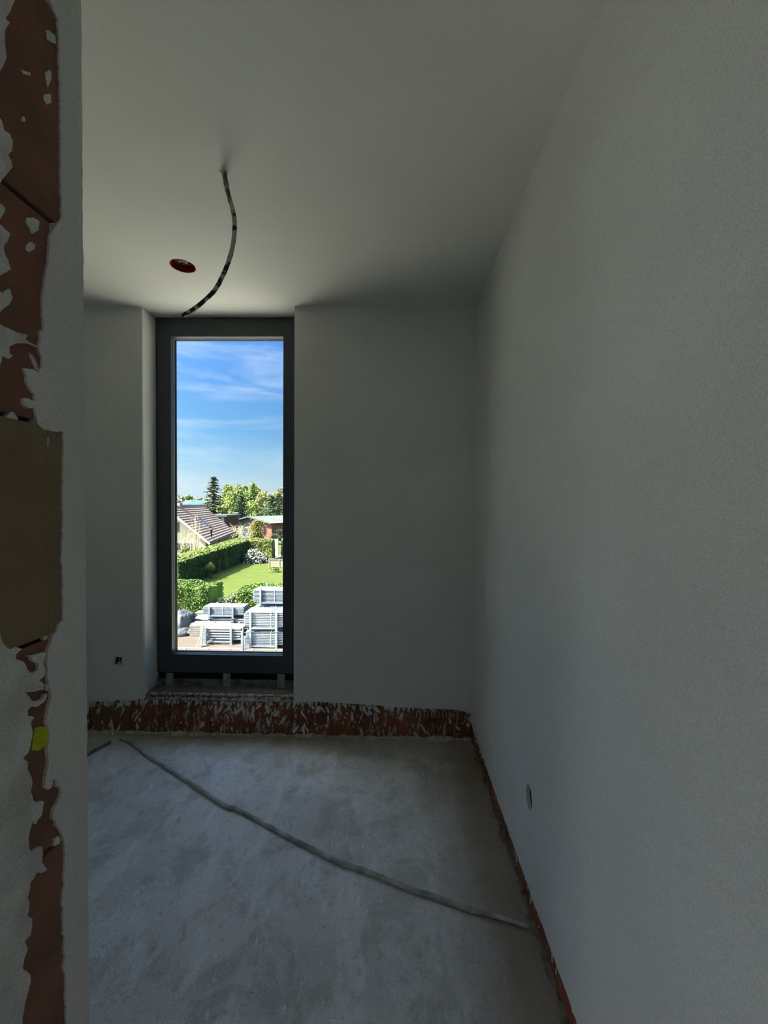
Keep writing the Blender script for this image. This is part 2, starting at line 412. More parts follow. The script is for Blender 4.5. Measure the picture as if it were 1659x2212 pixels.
# plaster smears and drips over the blocks (uncountable)
def blob(r, w, h, n=9, lean=0.0):
    pts = []
    for i in range(n):
        a = 2*math.pi*i/n; rr = r.uniform(.6, 1.15)
        u = math.cos(a)*w*rr; v = math.sin(a)*h*rr; pts.append((u + lean*v, v))
    return pts
r = random.Random(21); mb = MB()
def smear(px, py, w, h, lean, th=.0035):
    c = at_y(px, py, YBB)
    if c.z < .0 or c.z > .27: return
    mb.prism([(c.x+u, max(.001, min(c.z+v, .262))) for u, v in blob(r, w, h, r.choice((7, 9, 11)), lean)], lambda a, b: (a, YBB-.001-th*r.uniform(.4, 1), b), (0, th+.004, 0))
for _ in range(430):
    px = r.uniform(172, 1015); py = r.triangular(1512, 1600, 1518)
    dens = .35
    if 420 < px < 640: dens = .95
    if 172 < px < 310: dens = .4
    if 310 < px < 420: dens = .22
    if 640 < px < 720: dens = .7
    if 900 < px: dens = .6; py = min(py, 1575)
    if r.random() > dens: continue
    small = r.random() < .6
    smear(px, py, r.uniform(.002, .006) if small else r.uniform(.005, .013), r.uniform(.004, .014) if small else r.uniform(.012, .035), r.uniform(-.3, .8) if px < 640 else r.uniform(-.8, .1))
for px in range(900, 990, 8): smear(px, 1543, .0025, .022, 0)
stuff(mb.build('plaster_smear', PLASTER_R, wall_b))
# row of drips hanging from the plaster edge
mb = MB()
for _ in range(150):
    px = r.uniform(175, 1015); base = 1519 if px < 760 else 1530
    if 312 < px < 632: base = 1513
    c = at_y(px, base, YB+.004); w = r.uniform(.003, .010); h = r.uniform(.008, .035)
    mb.prism([(c.x-w, c.z+.012), (c.x-w*.5, c.z-h*.6), (c.x+r.uniform(-.004, .004), c.z-h), (c.x+w*.6, c.z-h*.5), (c.x+w, c.z+.012)], lambda a, b: (a, YB+.006+r.uniform(0, .004), b), (0, .012, 0))
stuff(mb.build('plaster_drip', PLASTER_R, wall_b))
# mortar fillet along floor and wall
def fillet(p0, p1, inward, n, hh, ww, seed, name, parent, mat=MORTAR):
    n *= 2
    m = MB(); p0 = Vector(p0); p1 = Vector(p1); inward = Vector(inward); ks = 5
    for i in range(n+1):
        b = p0.lerp(p1, i/n)
        a = .22 + .5*max(0, noise.noise(Vector((i*.07, seed, 0)))*1.3 + .3) + .35*max(0, noise.noise(Vector((i*.31, seed, 5))))
        for k in range(ks):
            t = k/(ks-1); ang = t*math.pi/2
            j = noise.noise(Vector((i*.6, k*.9, seed)))*.6+1
            m.v.append(tuple(b + inward*ww*a*j*math.sin(ang) + Vector((0, 0, hh*a*j*math.cos(ang)+ .0015))))
    for i in range(n):
        for k in range(ks-1):
            q = i*ks+k; m.f.append((q, q+1, q+ks+1, q+ks))
    return m.build(name, mat, parent, smooth=True)
fillet((XL, YBB, 0), (XR, YBB, 0), (0, -1, 0), 260, .024, .05, 2.2, 'mortar_fillet', wall_b)

# crumbs along the foot of the walls
mb = MB(); r = random.Random(5)
def crumb(x, y, s):
    a = [Vector((r.uniform(-1, 1), r.uniform(-1, 1), 0))*s for _ in range(4)]
    t = Vector((x, y, s*r.uniform(.5, 1)))
    ps = [Vector((x+s*math.cos(k*1.57+r.random()), y+s*math.sin(k*1.57+r.random()), 0)) for k in range(4)]
    for k in range(4): mb.tri(ps[k], ps[(k+1) % 4], t)
for _ in range(300): crumb(r.uniform(XL+.05, XR-.03), YBB - abs(r.gauss(0, .10)) - .02, r.uniform(.0015, .0045))
for _ in range(110): crumb(XRB - abs(r.gauss(0, .07)) - .02, r.uniform(.6, 2.3), r.uniform(.0012, .0035))
for _ in range(160): crumb(r.uniform(XL+.05, XR-.03), r.uniform(.75, 2.3), r.uniform(.001, .003))
tag(mb.build('plaster_crumbs', MORTAR, fixn=False), 'loose plaster crumbs strewn on the concrete floor along the walls', 'rubble', kind='stuff')

# right wall
wall_r = empty('wall_right', (XR, 0, 0)); struct(wall_r, 'long plastered wall with bare clay blocks at its foot')
plow = jag([(2.38, .118), (2.0, .105), (1.6, .098), (1.2, .100), (.9, .102), (.5, .10), (-.5, .1), (-3.3, .1)], .014, .0035, 9)
hr = at_x(1143, 1723, XR)
hp = [(hr.y+.031*math.cos(a)*(1.0 if math.cos(a) > 0 else .95), hr.z+.043*math.sin(a)) for a in [2*math.pi*i/18 for i in range(18)]]
mb = MB().prism([(-3.3, H), (2.38, H), *plow], lambda a, b: (XR, a, b), (.014, 0, 0), [hp])
mb.build('plaster_coat', PLASTER, wall_r)
mb = MB().prism([(-3.3, H), (2.5, H), (2.5, -.02), (-3.3, -.02)], lambda a, b: (XRB+.052, a, b), (.2, 0, 0))
mb.prism([(-3.3, H), (2.38, H), (2.38, .245), (-3.3, .245)], lambda a, b: (XRB, a, b), (.05, 0, 0), [[(hr.y-.045, hr.z-.05), (hr.y+.045, hr.z-.05), (hr.y+.045, hr.z+.05), (hr.y-.045, hr.z+.05)]])
mb.build('core', JOINT, wall_r)
y = 2.36 - .19; blk = None
while y > -.9:
    if blk is None:
        m_ = ribbed_block(bw, .236, .05, 2); blk = m_.build('brick', CLAY_RIGHT, wall_r); o = blk
    else:
        o = blk.copy(); C.objects.link(o); o.parent = wall_r
    o.matrix_parent_inverse = Matrix.Identity(4)
    o.rotation_euler = (0, 0, -math.pi/2); o.location = (XRB-XR + rnd.uniform(-.001, .002), y + bw, .004)
    y -= bw + .004
fillet((XRB, YB, 0), (XRB, -.6, 0), (-1, 0, 0), 260, .014, .030, 8.2, 'mortar_fillet', wall_r, DIRT)
mb = MB(); r = random.Random(77)
for _ in range(170):
    yy = r.uniform(.5, 2.34); zz = r.triangular(.01, .125, .11)
    if yy > 2.1 or 1.15 < yy < 1.45 or r.random() < .3:
        mb.prism([(yy+u, max(.001, zz+v)) for u, v in blob(r, r.uniform(.001, .004), r.uniform(.006, .02), 7)], lambda a, b: (XRB-.003, a, b), (.005, 0, 0))
stuff(mb.build('plaster_smear', PLASTER_R, wall_r))

# other walls of room and hall (outside the view)
struct(MB().box(XL-.16, XL, JY1, YB+.01, -.01, H).build('wall_left', PLASTER), 'plastered side wall hidden behind the doorway')
struct(MB().prism([(HY-.2, H), (JY1, H), (JY1, -.01), (HY-.2, -.01)], lambda a, b: (HX, a, b), (-.2, 0, 0), [[(-1.15, 1.15), (-.35, 1.15), (-.35, 2.0), (-1.15, 2.0)]]).build('wall_hall_side', PLASTER))
HW0, HW1, HZ0, HZ1 = -1.5, -.9, 1.2, 2.0
struct(MB().prism([(HX, H), (XR+.2, H), (XR+.2, -.01), (HX, -.01)], lambda a, b: (a, HY, b), (0, -.2, 0), [[(HW0, HZ0), (HW1, HZ0), (HW1, HZ1), (HW0, HZ1)]]).build('wall_hall_end', PLASTER))

# doorway jamb wall
wj = empty('wall_doorway', (JX, .6, 0)); struct(wj, 'rough unplastered door jamb with ragged plaster edges')
MB().box(HX, JXB-.035, JY0+.012, JY1-.012, -.01, H).build('core', JOINT, wj)
MB().box(HX, JX-.001, JY1-.0125, JY1-.0005, 0, H).build('plaster_coat', PLASTER, wj)
MB().box(HX, JX-.001, JY0-.002, JY0+.012, 0, H).build('plaster_coat', PLASTER, wj)
# clay blocks of the jamb: bed joints at the heights seen
def jz(py): return at_x(60, py, JXB).z
cuts = [H, jz(-60), jz(436), jz(908), jz(1392), jz(1885), 0.002]
for k_ in range(len(cuts)-1):
    zt, zb = cuts[k_], cuts[k_+1]
    brown = k_ == 3
    off = .003 if brown else 0
    mat = CLAY_BROWN if brown else CLAY_JAMB
    if brown:
        o = MB().box(JXB-.04, JXB+.004, JY0+.012, at_x(99, 1100, JXB).y, zb+.003, zt-.003).build('brick', mat, wj, bevel=.0025)
        o['label'] = 'pale brown block in the jamb'
        o = MB().box(JXB-.04, JXB+.0015, at_x(100, 1100, JXB).y, JY1-.013, zb+.003, zt-.003).build('brick', mat, wj, bevel=.002)
        o['label'] = 'pale brown block in the jamb'
    else:
        o = MB().box(JXB-.04, JXB+rnd.uniform(-.002, .001), JY0+.012, (at_x(108, 500, JXB).y if k_ == 2 else JY1-.013), zb+.004, zt-.004).build('brick', mat, wj, bevel=.003)
def jp(px, py): return at_x(px, py, JX)
def jpoly(m, pts, th=.011, step=5, amp=1.0, seed=1, lift=0.0):
    q = jag(list(pts)+[pts[0]], step, amp, seed)[:-1]
    m.prism([(jp(*p).y, jp(*p).z) for p in q], lambda a, b: (JX+lift, a, b), (-th-lift, 0, 0))
RB = [(108, -60), (108, 0), (115, 20), (125, 40), (128, 80), (128, 120), (131, 180), (131, 250), (132, 300), (132, 400), (134, 440), (134, 470), (128, 480), (113, 500), (108, 510), (107, 530), (105, 560), (98, 600), (97, 615), (93, 640), (93, 680), (95, 712), (86, 716), (88, 730), (85, 745), (84, 756), (92, 775), (92, 788), (84, 804), (70, 797), (52, 796), (58, 812), (57, 820), (66, 842), (76, 852), (76, 868), (60, 860), (49, 861), (52, 876), (64, 882), (76, 880), (78, 890), (82, 915), (92, 926), (112, 932), (137, 932), (137, 1000), (135, 1100), (137, 1110), (133, 1213), (136, 1230), (136, 1300), (136, 1340), (126, 1350), (122, 1365), (112, 1380), (108, 1395), (103, 1410), (102, 1440), (104, 1470), (112, 1500), (108, 1518), (104, 1535), (100, 1560), (106, 1572), (107, 1590), (103, 1620), (106, 1645), (103, 1662), (98, 1685), (97, 1700), (105, 1706), (112, 1700), (114, 1685), (122, 1682), (122, 1700), (131, 1697), (134, 1712), (130, 1725), (117, 1745), (114, 1768), (121, 1772), (122, 1785), (130, 1792), (137, 1808), (140, 1830), (140, 1860), (138, 1900), (139, 1915), (135, 1930), (134, 1950), (138, 1965), (136, 1985), (138, 2010), (134, 2015), (140, 2022), (138, 2050), (141, 2070), (137, 2085), (142, 2110), (142, 2160), (145, 2230)]
zt_, zb_ = H-.001, .001
ed = [(jp(*p).y, jp(*p).z) for p in jag(RB, 5, 1.1, 31)]
far = jag([(JY1, zb_), (JY1, H-.001)], .02, .0012, 12)
far[0] = (JY1, zb_)
mb = MB().prism([(ed[0][0], H-.001), *ed, (ed[-1][0]-.004, zb_), *far], lambda a, b: (JX, a, b), (-.016, 0, 0))
mb.build('plaster_edge', PLASTER, wj)
LB = [(34, -60), (32, 0), (22, 25), (12, 40), (22, 48), (14, 60), (10, 70), (12, 95), (14, 125), (6, 145), (-6, 165), (-10, 250), (0, 255), (5, 262), (8, 280), (22, 290), (28, 305), (27, 325), (18, 334), (24, 345), (28, 360), (18, 372), (8, 384), (-6, 402), (-12, 436), (5, 442), (12, 452), (4, 466), (-4, 480), (8, 492), (22, 505), (16, 522), (8, 532), (10, 545), (18, 562), (24, 582), (8, 590), (-6, 600), (-8, 622), (8, 635), (14, 628), (22, 624), (27, 645), (20, 658), (0, 674), (-12, 685), (-6, 697), (12, 706), (36, 718), (60, 724), (56, 734), (84, 750), (60, 742), (34, 742), (20, 748), (22, 764), (28, 768), (20, 776), (6, 768), (2, 785), (-8, 800), (-12, 905), (-14, 1360), (0, 1366), (4, 1385), (14, 1398), (24, 1403), (32, 1398), (50, 1402), (36, 1412), (34, 1424), (52, 1430), (58, 1445), (70, 1456), (82, 1448), (84, 1434), (70, 1426), (64, 1416), (86, 1412), (98, 1408), (99, 1415), (94, 1430), (98, 1450), (94, 1462), (84, 1470), (96, 1478), (94, 1490), (56, 1496), (64, 1506), (70, 1514), (80, 1516), (92, 1510), (98, 1498), (102, 1500), (97, 1515), (80, 1527), (66, 1528), (60, 1535), (60, 1546), (74, 1549), (66, 1560), (68, 1570), (71, 1580), (66, 1610), (62, 1625), (51, 1638), (60, 1646), (60, 1662), (68, 1678), (70, 1690), (67, 1710), (72, 1730), (82, 1735), (86, 1730), (96, 1732), (93, 1745), (90, 1762), (82, 1772), (78, 1780), (70, 1774), (66, 1790), (62, 1810), (63, 1832), (68, 1840), (80, 1832), (90, 1828), (94, 1845), (90, 1862), (102, 1880), (90, 1886), (80, 1884), (74, 1896), (66, 1906), (64, 1925), (60, 1938), (64, 1950), (62, 1968), (60, 1980), (70, 1984), (70, 1998), (66, 2020), (54, 2034), (60, 2050), (52, 2072), (49, 2092), (66, 2104), (66, 2125), (60, 2145), (54, 2170), (50, 2195), (46, 2230)]
ed = [(jp(*p).y, jp(*p).z) for p in jag(LB, 5, 1.0, 41)]
mb = MB().prism([(ed[0][0], H-.001), *ed, (ed[-1][0]-.004, zb_), (JY0, zb_), (JY0, H-.001)], lambda a, b: (JX, a, b), (-.011, 0, 0))
mb.build('plaster_edge', PLASTER_R, wj)
mb = MB()
SPL = [[(103, 65), (110, 66), (122, 78), (124, 95), (112, 90), (104, 84)], [(101, 158), (110, 150), (114, 160), (112, 175), (106, 190), (102, 170)],
       [(98, 204), (112, 203), (114, 222), (104, 226), (98, 215)], [(50, 150), (58, 154), (68, 156), (70, 164), (62, 162), (54, 160)],
       [(50, 256), (55, 251), (58, 262), (50, 262)], [(62, 470), (76, 470), (88, 478), (86, 498), (72, 505), (66, 490), (60, 480)],
       [(60, 530), (68, 522), (80, 528), (78, 538), (66, 545), (60, 540)], [(16, 904), (24, 892), (32, 890), (42, 904), (40, 913), (24, 914)],
       [(66, 762), (74, 768), (82, 785), (86, 802), (78, 796), (72, 782)], [(104, 945), (108, 945), (107, 965), (104, 962)],
       [(33, 1210), (39, 1211), (38, 1222), (33, 1218)], [(54, 1326), (74, 1322), (73, 1330), (56, 1330)], [(93, 1232), (96, 1226), (97, 1242), (94, 1242)],
       [(96, 1364), (108, 1374), (100, 1384), (96, 1376)], [(102, 1480), (110, 1474), (106, 1492), (100, 1490)], [(0, 1059), (10, 1057), (4, 1064), (0, 1066)],
       [(120, 1812), (130, 1806), (132, 1822), (120, 1828)], [(110, 1640), (116, 1646), (112, 1660), (106, 1652)]]
for i_, s_ in enumerate(SPL): jpoly(mb, s_, .0095, 4, .8, 50+i_, -.002)
stuff(mb.build('plaster_smear', PLASTER_R, wj))
mb = MB(); q = jag([(74, 1571), (105, 1569), (107, 1590), (104, 1606), (88, 1618), (80, 1622), (66, 1620), (70, 1590), (74, 1571)], 4, .8, 9)[:-1]
mb.prism([(at_x(*p, JXB).y, at_x(*p, JXB).z) for p in q], lambda a, b: (JXB+.0022, a, b), (-.003, 0, 0))
o = mb.build('paint_mark', YELLOW, wj); o['label'] = 'yellow sprayed paint mark'

# ------------------------------------------------------------------ window
def wz(py, Y, px=480): return at_y(px, py, Y).z
def wx(px, Y, py=1090): return at_y(px, py, Y).x
FX0, FX1 = WX0+.0, WX1-.0
FZ0, FZ1 = wz(1454, YG), H-.002
IX0, IX1 = wx(370, YG), wx(611, YG); IZ0, IZ1 = wz(1415, YG), wz(727, YG)
win = empty('window_1', ((FX0+FX1)/2, YG, FZ0)); struct(win, 'tall narrow fixed window in an anthracite frame')
def ring(m, x0, x1, z0, z1, a0, a1, b0, b1, ya, yb):
    m.prism([(x0, z0), (x1, z0), (x1, z1), (x0, z1)], lambda a, b: (a, ya, b), (0, yb-ya, 0), [[(a0, b0), (a1, b0), (a1, b1), (a0, b1)]])
m = MB(); ring(m, FX0+.001, FX1-.001, FZ0, FZ1, IX0, IX1, IZ0, IZ1, YG, YG+.028); m.build('frame', FRAME, win, bevel=.002)
m = MB(); ring(m, FX0+.001, FX1-.001, FZ0, FZ1, IX0-.01, IX1+.01, IZ0-.01, IZ1+.01, YG+.028, YG+.085); m.build('frame_outer', FRAME, win)
m = MB(); ring(m, IX0-.009, IX1+.009, IZ0-.009, IZ1+.009, IX0+.002, IX1-.002, IZ0+.002, IZ1-.002, YG+.029, YG+.040); m.build('glazing_bead', BEAD, win)
m = MB(); ring(m, IX0-.008, IX1+.008, IZ0-.008, IZ1+.008, IX0+.006, IX1-.006, IZ0+.006, IZ1-.006, YG+.0405, YG+.048); m.build('gasket', RUBBER, win)
m = MB().box(IX0-.006, IX1+.006, YG+.0485, YG+.0545, IZ0-.006, IZ1+.006); m.build('glass_pane', GLASS, win)
m = MB(); ring(m, IX0-.0085, IX1+.0085, IZ0-.0085, IZ1+.0085, IX0+.004, IX1-.004, IZ0+.004, IZ1-.004, YG+.055, YG+.062); m.build('gasket', RUBBER, win)
m = MB().cyl(at_y(349, 1078, YG-.001), at_y(349, 1078, YG+.002), .0035, 10); m.build('screw', RUBBER, win)
# mounting brackets under the frame
for (px, ya, yb) in ((368, 1454, 1488), (491, 1455, 1490), (608, 1457, 1494)):
    c = at_y(px, (ya+yb)/2, YG-.004); w = .024; zt = wz(ya, YG, px)+.006; zb = wz(yb, YG, px)
    m = MB().box(c.x-w, c.x+w, YG-.012, YG-.009, zb, zt); m.box(c.x-w, c.x+w, YG-.010, YG+.03, zb, zb+.003)
    m.cyl((c.x-.006, YG-.015, zb+.03), (c.x-.006, YG-.010, zb+.03), .006, 8)
    m.build('mounting_bracket', GALV, win)
# sealing membrane strip and gap below the frame
m = MB(); n = 60; zt = wz(1466, YG+.002); zb = wz(1492, YG+.002)
for i in range(n+1):
    x = FX0+.002+(FX1-FX0-.004)*i/n
    for k in range(4):
        t = k/3; m.v.append((x, YG-.004 + .006*noise.noise(Vector((x*14, t*2, 0))), zt*(1-t)+(zb-.012)*t + (.004*noise.noise(Vector((x*60, 5, 0))) if k == 0 else 0)))
for i in range(n):
    for k in range(3): a = i*4+k; m.f.append((a, a+1, a+5, a+4))
m.build('sealing_membrane', MEMBRANE, win, smooth=True)
MB().box(FX0-.10, FX1+.04, YG+.03, YG+.08, zb-.06, FZ0+.0).build('dark_gap_strip', DARK, win)  # dark strips stand in for the black gap and stop light leaks
MB().box(FX0-.1, FX0+.0, YG+.027, YG+.1, FZ0, FZ1).build('dark_gap_strip', DARK, win)
MB().box(FX1, FX1+.04, YG+.027, YG+.1, FZ0, FZ1).build('dark_gap_strip', DARK, win)
# mortar bed of the window opening
trim = empty('trim_1', ((FX0+FX1)/2, YB, SILLZ)); struct(trim, 'rough mortar bed below the window')
m = MB(); nx_, ny_ = 110, 26
za, zc = SILLZ, wz(1490, YG-.004)
for j in range(ny_+1):
    for i in range(nx_+1):
        x = WX0+(WX1-WX0)*i/nx_; t = j/ny_; y = YB-.006+(YG+.03-YB)*t
        h = noise.noise(Vector((x*38, y*60, 1)))*.5+noise.noise(Vector((x*90, y*120, 4)))*.35
        z = za*(1-t)+zc*t + .011*h*(1 if 0 < j else .4)
        if i < 14: z += .012*(1-i/14)*t
        m.v.append((x, y + (.004*noise.noise(Vector((x*40, 9, 0))) if j == 0 else 0), z))
for j in range(ny_):
    for i in range(nx_): a = j*(nx_+1)+i; m.f.append((a, a+1, a+nx_+2, a+nx_+1))
k = len(m.v)
for i in range(nx_+1): v = m.v[i]; m.v.append((v[0], v[1]+.002, v[2]-.009+.016*noise.noise(Vector((v[0]*60, 2, 7)))))
for i in range(nx_): m.f.append((i, i+1, k+i+1, k+i))
SILLM = clay('sill_mortar', (.20, .15, .11), (.07, .06, .05), .49, (20, 34, 30))
m.build('mortar_bed', SILLM, trim, smooth=False)
MB().box(WX0, WX1, YBB-.002, YG+.06, .2445, SILLZ-.006).build('sill_block', SILLM, trim)
m = MB(); r = random.Random(61)
for _ in range(170):
    t_ = r.random()**1.3; x_ = r.uniform(WX0+.02, WX1-.02); y_ = YB+(YG-.02-YB)*t_; z_ = SILLZ*(1-t_)+zc*t_-.004; q = r.uniform(.004, .014)
    ps = [Vector((x_+q*math.cos(k*1.257+r.random()*.7), y_+q*.8*math.sin(k*1.257+r.random()*.7), z_-.006)) for k in range(5)]; tp = Vector((x_, y_, z_+q*r.uniform(.4, .9)+.004))
    for k in range(5): m.tri(ps[k], ps[(k+1) % 5], tp)
stuff(m.build('mortar_lump', MORTAR, trim, fixn=False))
m = MB()
for _ in range(120):
    x_ = r.uniform(WX0+.15, WX1-.01); y_ = r.uniform(YB+.005, YB+.075); t_ = (y_-YB)/(YG-YB); z_ = SILLZ*(1-t_)+zc*t_; q = r.uniform(.004, .012)
    ps = [Vector((x_+q*1.6*math.cos(k*1.257+r.random()*.7), y_+q*math.sin(k*1.257+r.random()*.7), z_-.006)) for k in range(5)]; tp = Vector((x_, y_, z_+.010))
    for k in range(5): m.tri(ps[k], ps[(k+1) % 5], tp)
stuff(m.build('dirt_lump', DIRT, trim, fixn=False))
struct(MB().obox((WX0-.25, YG+.07, FZ0-.03), (WX1-WX0+.5, 0, 0), (0, .11, -.01), (0, 0, .02)).build('trim_2', BEAD), 'outer metal window sill')

# ------------------------------------------------------------------ things in the room
def bez(pts, n=6):
    """Catmull-Rom through points"""
    pts = [Vector(p) for p in pts]; out = []
    P = [pts[0]*2-pts[1]] + pts + [pts[-1]*2-pts[-2]]
    for i in range(1, len(P)-2):
        for k in range(n):
            t = k/n; a, b, c, d = P[i-1], P[i], P[i+1], P[i+2]
            out.append(.5*((2*b)+(-a+c)*t+(2*a-5*b+4*c-d)*t*t+(-a+3*b-3*c+d)*t**3))
    out.append(pts[-1]); return out
# hanging conduit
yy = cc.y
pth = [Vector((cc.x, cc.y, H+.06)), Vector((cc.x, cc.y, H+.01))]
for (px, py, dy) in ((486, 385, .005), (493, 420, .01), (503, 455, .02), (507, 490, .035), (502, 535, .055), (488, 580, .08), (465, 625, .105), (435, 655, .125), (412, 672, .135), (396, 681, .14)):
    pth.append(at_y(px, py, yy+dy))
hang = empty('hanging_conduit', (cc.x, cc.y, H)); tag(hang, 'black plaster-spattered cable conduit curving down from the ceiling in front of the window', 'conduit')
hb = bez(pth, 8); kq = int(len(hb)*.36)
MB().tube(hb[kq:], .0080, 12, wob=.08).build('conduit', CONDUIT, hang, smooth=True)
MB().tube(hb[:kq+1], .0088, 12, wob=.3).build('plastered_conduit', CONDUIT_P, hang, smooth=True)
e = pth[-1]; dv = (pth[-1]-pth[-2]).normalized()
MB().tube([e-dv*.01, e+dv*.004], .0066, 10).build('dark_end_plug', DARK, hang)  # solid dark plug in place of the shaded hollow of the conduit
m = MB()
for i in range(14):
    a = 2*math.pi*i/14; b = 2*math.pi*(i+1)/14
    r1, r2 = .010, .017+.004*math.sin(3*i)
    m.quad((cc.x+r1*math.cos(a), cc.y+r1*math.sin(a), H-.004), (cc.x+r1*math.cos(b), cc.y+r1*math.sin(b), H-.004), (cc.x+r2*math.cos(b), cc.y+r2*math.sin(b), H+.0005), (cc.x+r2*math.cos(a), cc.y+r2*math.sin(a), H+.0005))
m.build('plaster_collar', PLASTER_R, hang)
# round ceiling box
jb = empty('ceiling_box', (hc.x, hc.y, H)); tag(jb, 'round red plastic electrical box set in the ceiling beside the hanging conduit', 'junction box')
m = MB(); n = 32
for (r_, z_) in ((.058, H+.001), (.0565, H+.001), (.055, H+.034), (.0, H+.034)):
    for i in range(n): a = 2*math.pi*i/n; m.v.append((hc.x+r_*math.cos(a), hc.y+r_*math.sin(a), z_))
for l in range(3):
    for i in range(n): a = l*n+i; b = l*n+(i+1) % n; m.f.append((a, b, b+n, a+n))
m.build('box_shell', REDPL, jb, smooth=False)
m = MB(); r = random.Random(3)
for _ in range(16):
    a = r.uniform(0, 6.28); q = r.uniform(.01, .046)
    m.prism([(hc.x+q*math.cos(a)+u, hc.y+q*math.sin(a)+v) for u, v in blob(r, r.uniform(.004, .01), r.uniform(.003, .006), 8)], lambda u, v: (u, v, H+.0305), (0, 0, .0033))
stuff(m.build('plaster_splash', PLASTER_R, jb))
m = MB()
for k in range(3): a = k*2.1+.4; m.tube(bez([(hc.x+.05*math.cos(a), hc.y+.05*math.sin(a), H+.026), (hc.x+.02*math.cos(a+.6), hc.y+.02*math.sin(a+.6), H+.018), (hc.x+.03*math.cos(a+1.8), hc.y+.03*math.sin(a+1.8), H+.028)], 5), .0018, 6)
m.build('wire', WIRE_BR, jb)

# floor conduits
fp = [(262, 1594), (290, 1608), (330, 1640), (400, 1684), (480, 1737), (494, 1743), (520, 1752), (600, 1796), (700, 1847), (735, 1863), (800, 1886), (850, 1906), (900, 1925), (960, 1945), (1010, 1963), (1060, 1976), (1110, 1991), (1142, 2002)]
pts = [at_z(px, py, .0095) for px, py in fp]
bz = bez(pts, 6); m = MB().tube(bz, [.0088 if i < len(bz)*.8 else .0088-.0035*(i/len(bz)-.8)/.2 for i in range(len(bz))], 10, wob=.25)
tag(m.build('floor_conduit', CONDUIT_F, smooth=True), 'long dusty grey conduit running diagonally across the concrete floor', 'conduit')
m = MB().tube(bez([at_z(px, py, .010) for px, py in ((120, 1678), (172, 1641), (205, 1620), (238, 1603))], 6), .0085, 10, wob=.2)
tag(m.build('floor_conduit', M('dark_conduit', (.20, .20, .18), .9, col2=(.08, .08, .07), vscale=16), smooth=True), 'short dusty conduit on the floor vanishing behind the doorway edge at left', 'conduit')  # darker tone than the long conduit
m = MB().tube(bez([at_y(246, 1594, YBB-.035), at_y(243, 1582, YBB-.022), at_y(243, 1572, YBB-.014), at_y(241, 1562, YBB-.013)], 5), .007, 10, wob=.2)
tag(m.build('conduit_stub', PLASTER_R, smooth=True), 'short pale pipe stub rising against the clay blocks at the back wall', 'pipe')
# socket boxes
sb = empty('socket_box', (sbc.x, YB, sbc.z)); tag(sb, 'open square wall box with loose wires left of the window', 'socket box')
m = MB(); s = .026; m.box(sbc.x-s-.002, sbc.x-s, YBB+.001, YBB+.045, sbc.z-s, sbc.z+s); m.box(sbc.x+s, sbc.x+s+.002, YBB+.001, YBB+.045, sbc.z-s, sbc.z+s)
m.box(sbc.x-s, sbc.x+s, YBB+.001, YBB+.045, sbc.z-s-.002, sbc.z-s); m.box(sbc.x-s, sbc.x+s, YBB+.001, YBB+.045, sbc.z+s, sbc.z+s+.002); m.box(sbc.x-s, sbc.x+s, YBB+.043, YBB+.045, sbc.z-s, sbc.z+s)
m.build('box_shell', DARK, sb)
for (pp, mt) in ((((-.018, .012), (-.004, .004), (.012, -.016)), WIRE_BL), (((.016, .018), (.012, 0), (.018, -.018)), WIRE_BR), (((-.016, -.02), (-.006, -.004), (.008, .016)), WIRE_BR)):
    MB().tube(bez([(sbc.x+a, YBB+d, sbc.z+b) for (a, b), d in zip(pp, (.03, -.001, .012))], 5), .0028, 7).build('wire', mt, sb, smooth=True)
m = MB().prism([(sbc.x+a, sbc.z+b) for a, b in ((-.022, -.026), (.004, -.026), (.001, -.014), (-.008, -.010), (-.018, -.018))], lambda a, b: (a, YBB+.002, b), (0, .01, 0)); m.build('plaster_lump', PLASTER_R, sb)
sb2 = empty('socket_box', (XR, hr.y, hr.z)); tag(sb2, 'round open wall box low on the long right wall', 'socket box')
m = MB(); n = 20
for l in range(n):
    a = 2*math.pi*l/n; b = 2*math.pi*(l+1)/n
    f_ = lambda t, r_, X: (X, hr.y+r_*.034*math.cos(t), hr.z+r_*.046*math.sin(t))
    m.quad(f_(a, 1, XRB+.001), f_(b, 1, XRB+.001), f_(b, 1, XRB+.042), f_(a, 1, XRB+.042)); m.tri(f_(a, 1, XRB+.042), f_(b, 1, XRB+.042), f_(0, 0, XRB+.042))
m.build('box_shell', DARK, sb2)
m = MB().prism([(hr.y+a, hr.z+b) for a, b in ((.026, .0), (.022, .012), (.018, 0), (.010, -.02), (.014, -.034), (.024, -.02))], lambda a, b: (XRB+.002, a, b), (.02, 0, 0)); m.build('plaster_lump', GLUE, sb2)
MB().tube(bez([(XRB+.03, hr.y-.01, hr.z+.02), (XRB-.001, hr.y-.004, hr.z), (XRB+.01, hr.y-.01, hr.z-.022)], 5), .003, 7).build('wire', WIRE_BR, sb2, smooth=True)
# ------------------------------------------------------------------ OUTDOORS
G = CAM.z - 6.5
def gp(px, py): return at_z(px, py, G)
def hz(py, Y): return at_y(600, py, Y).z
GRASS = M('lawn_grass', (0.067, 0.087, 0.020), .95, col2=(0.054, 0.073, 0.014), vscale=1.2, bump=.5, bscale=20, spec=.1)
MEADOW = M('distant_ground', (0.063, 0.086, 0.023), .95, col2=(0.086, 0.092, 0.040), vscale=.2, spec=.1)
SAND = M('sandy_yard', (0.106, 0.087, 0.068), .95, col2=(0.088, 0.071, 0.056), vscale=1.5, bump=.4, bscale=8, spec=.1)
KERB = M('pale_kerb', (0.180, 0.176, 0.160), .9, var=.1, vscale=5)
GRAVEL = M('pale_gravel', (0.172, 0.167, 0.155), .95, var=.2, vscale=8)
STEEL = M('galvanised_steel', (0.179, 0.208, 0.243), .5, .25, var=.12, vscale=6, spec=.5)
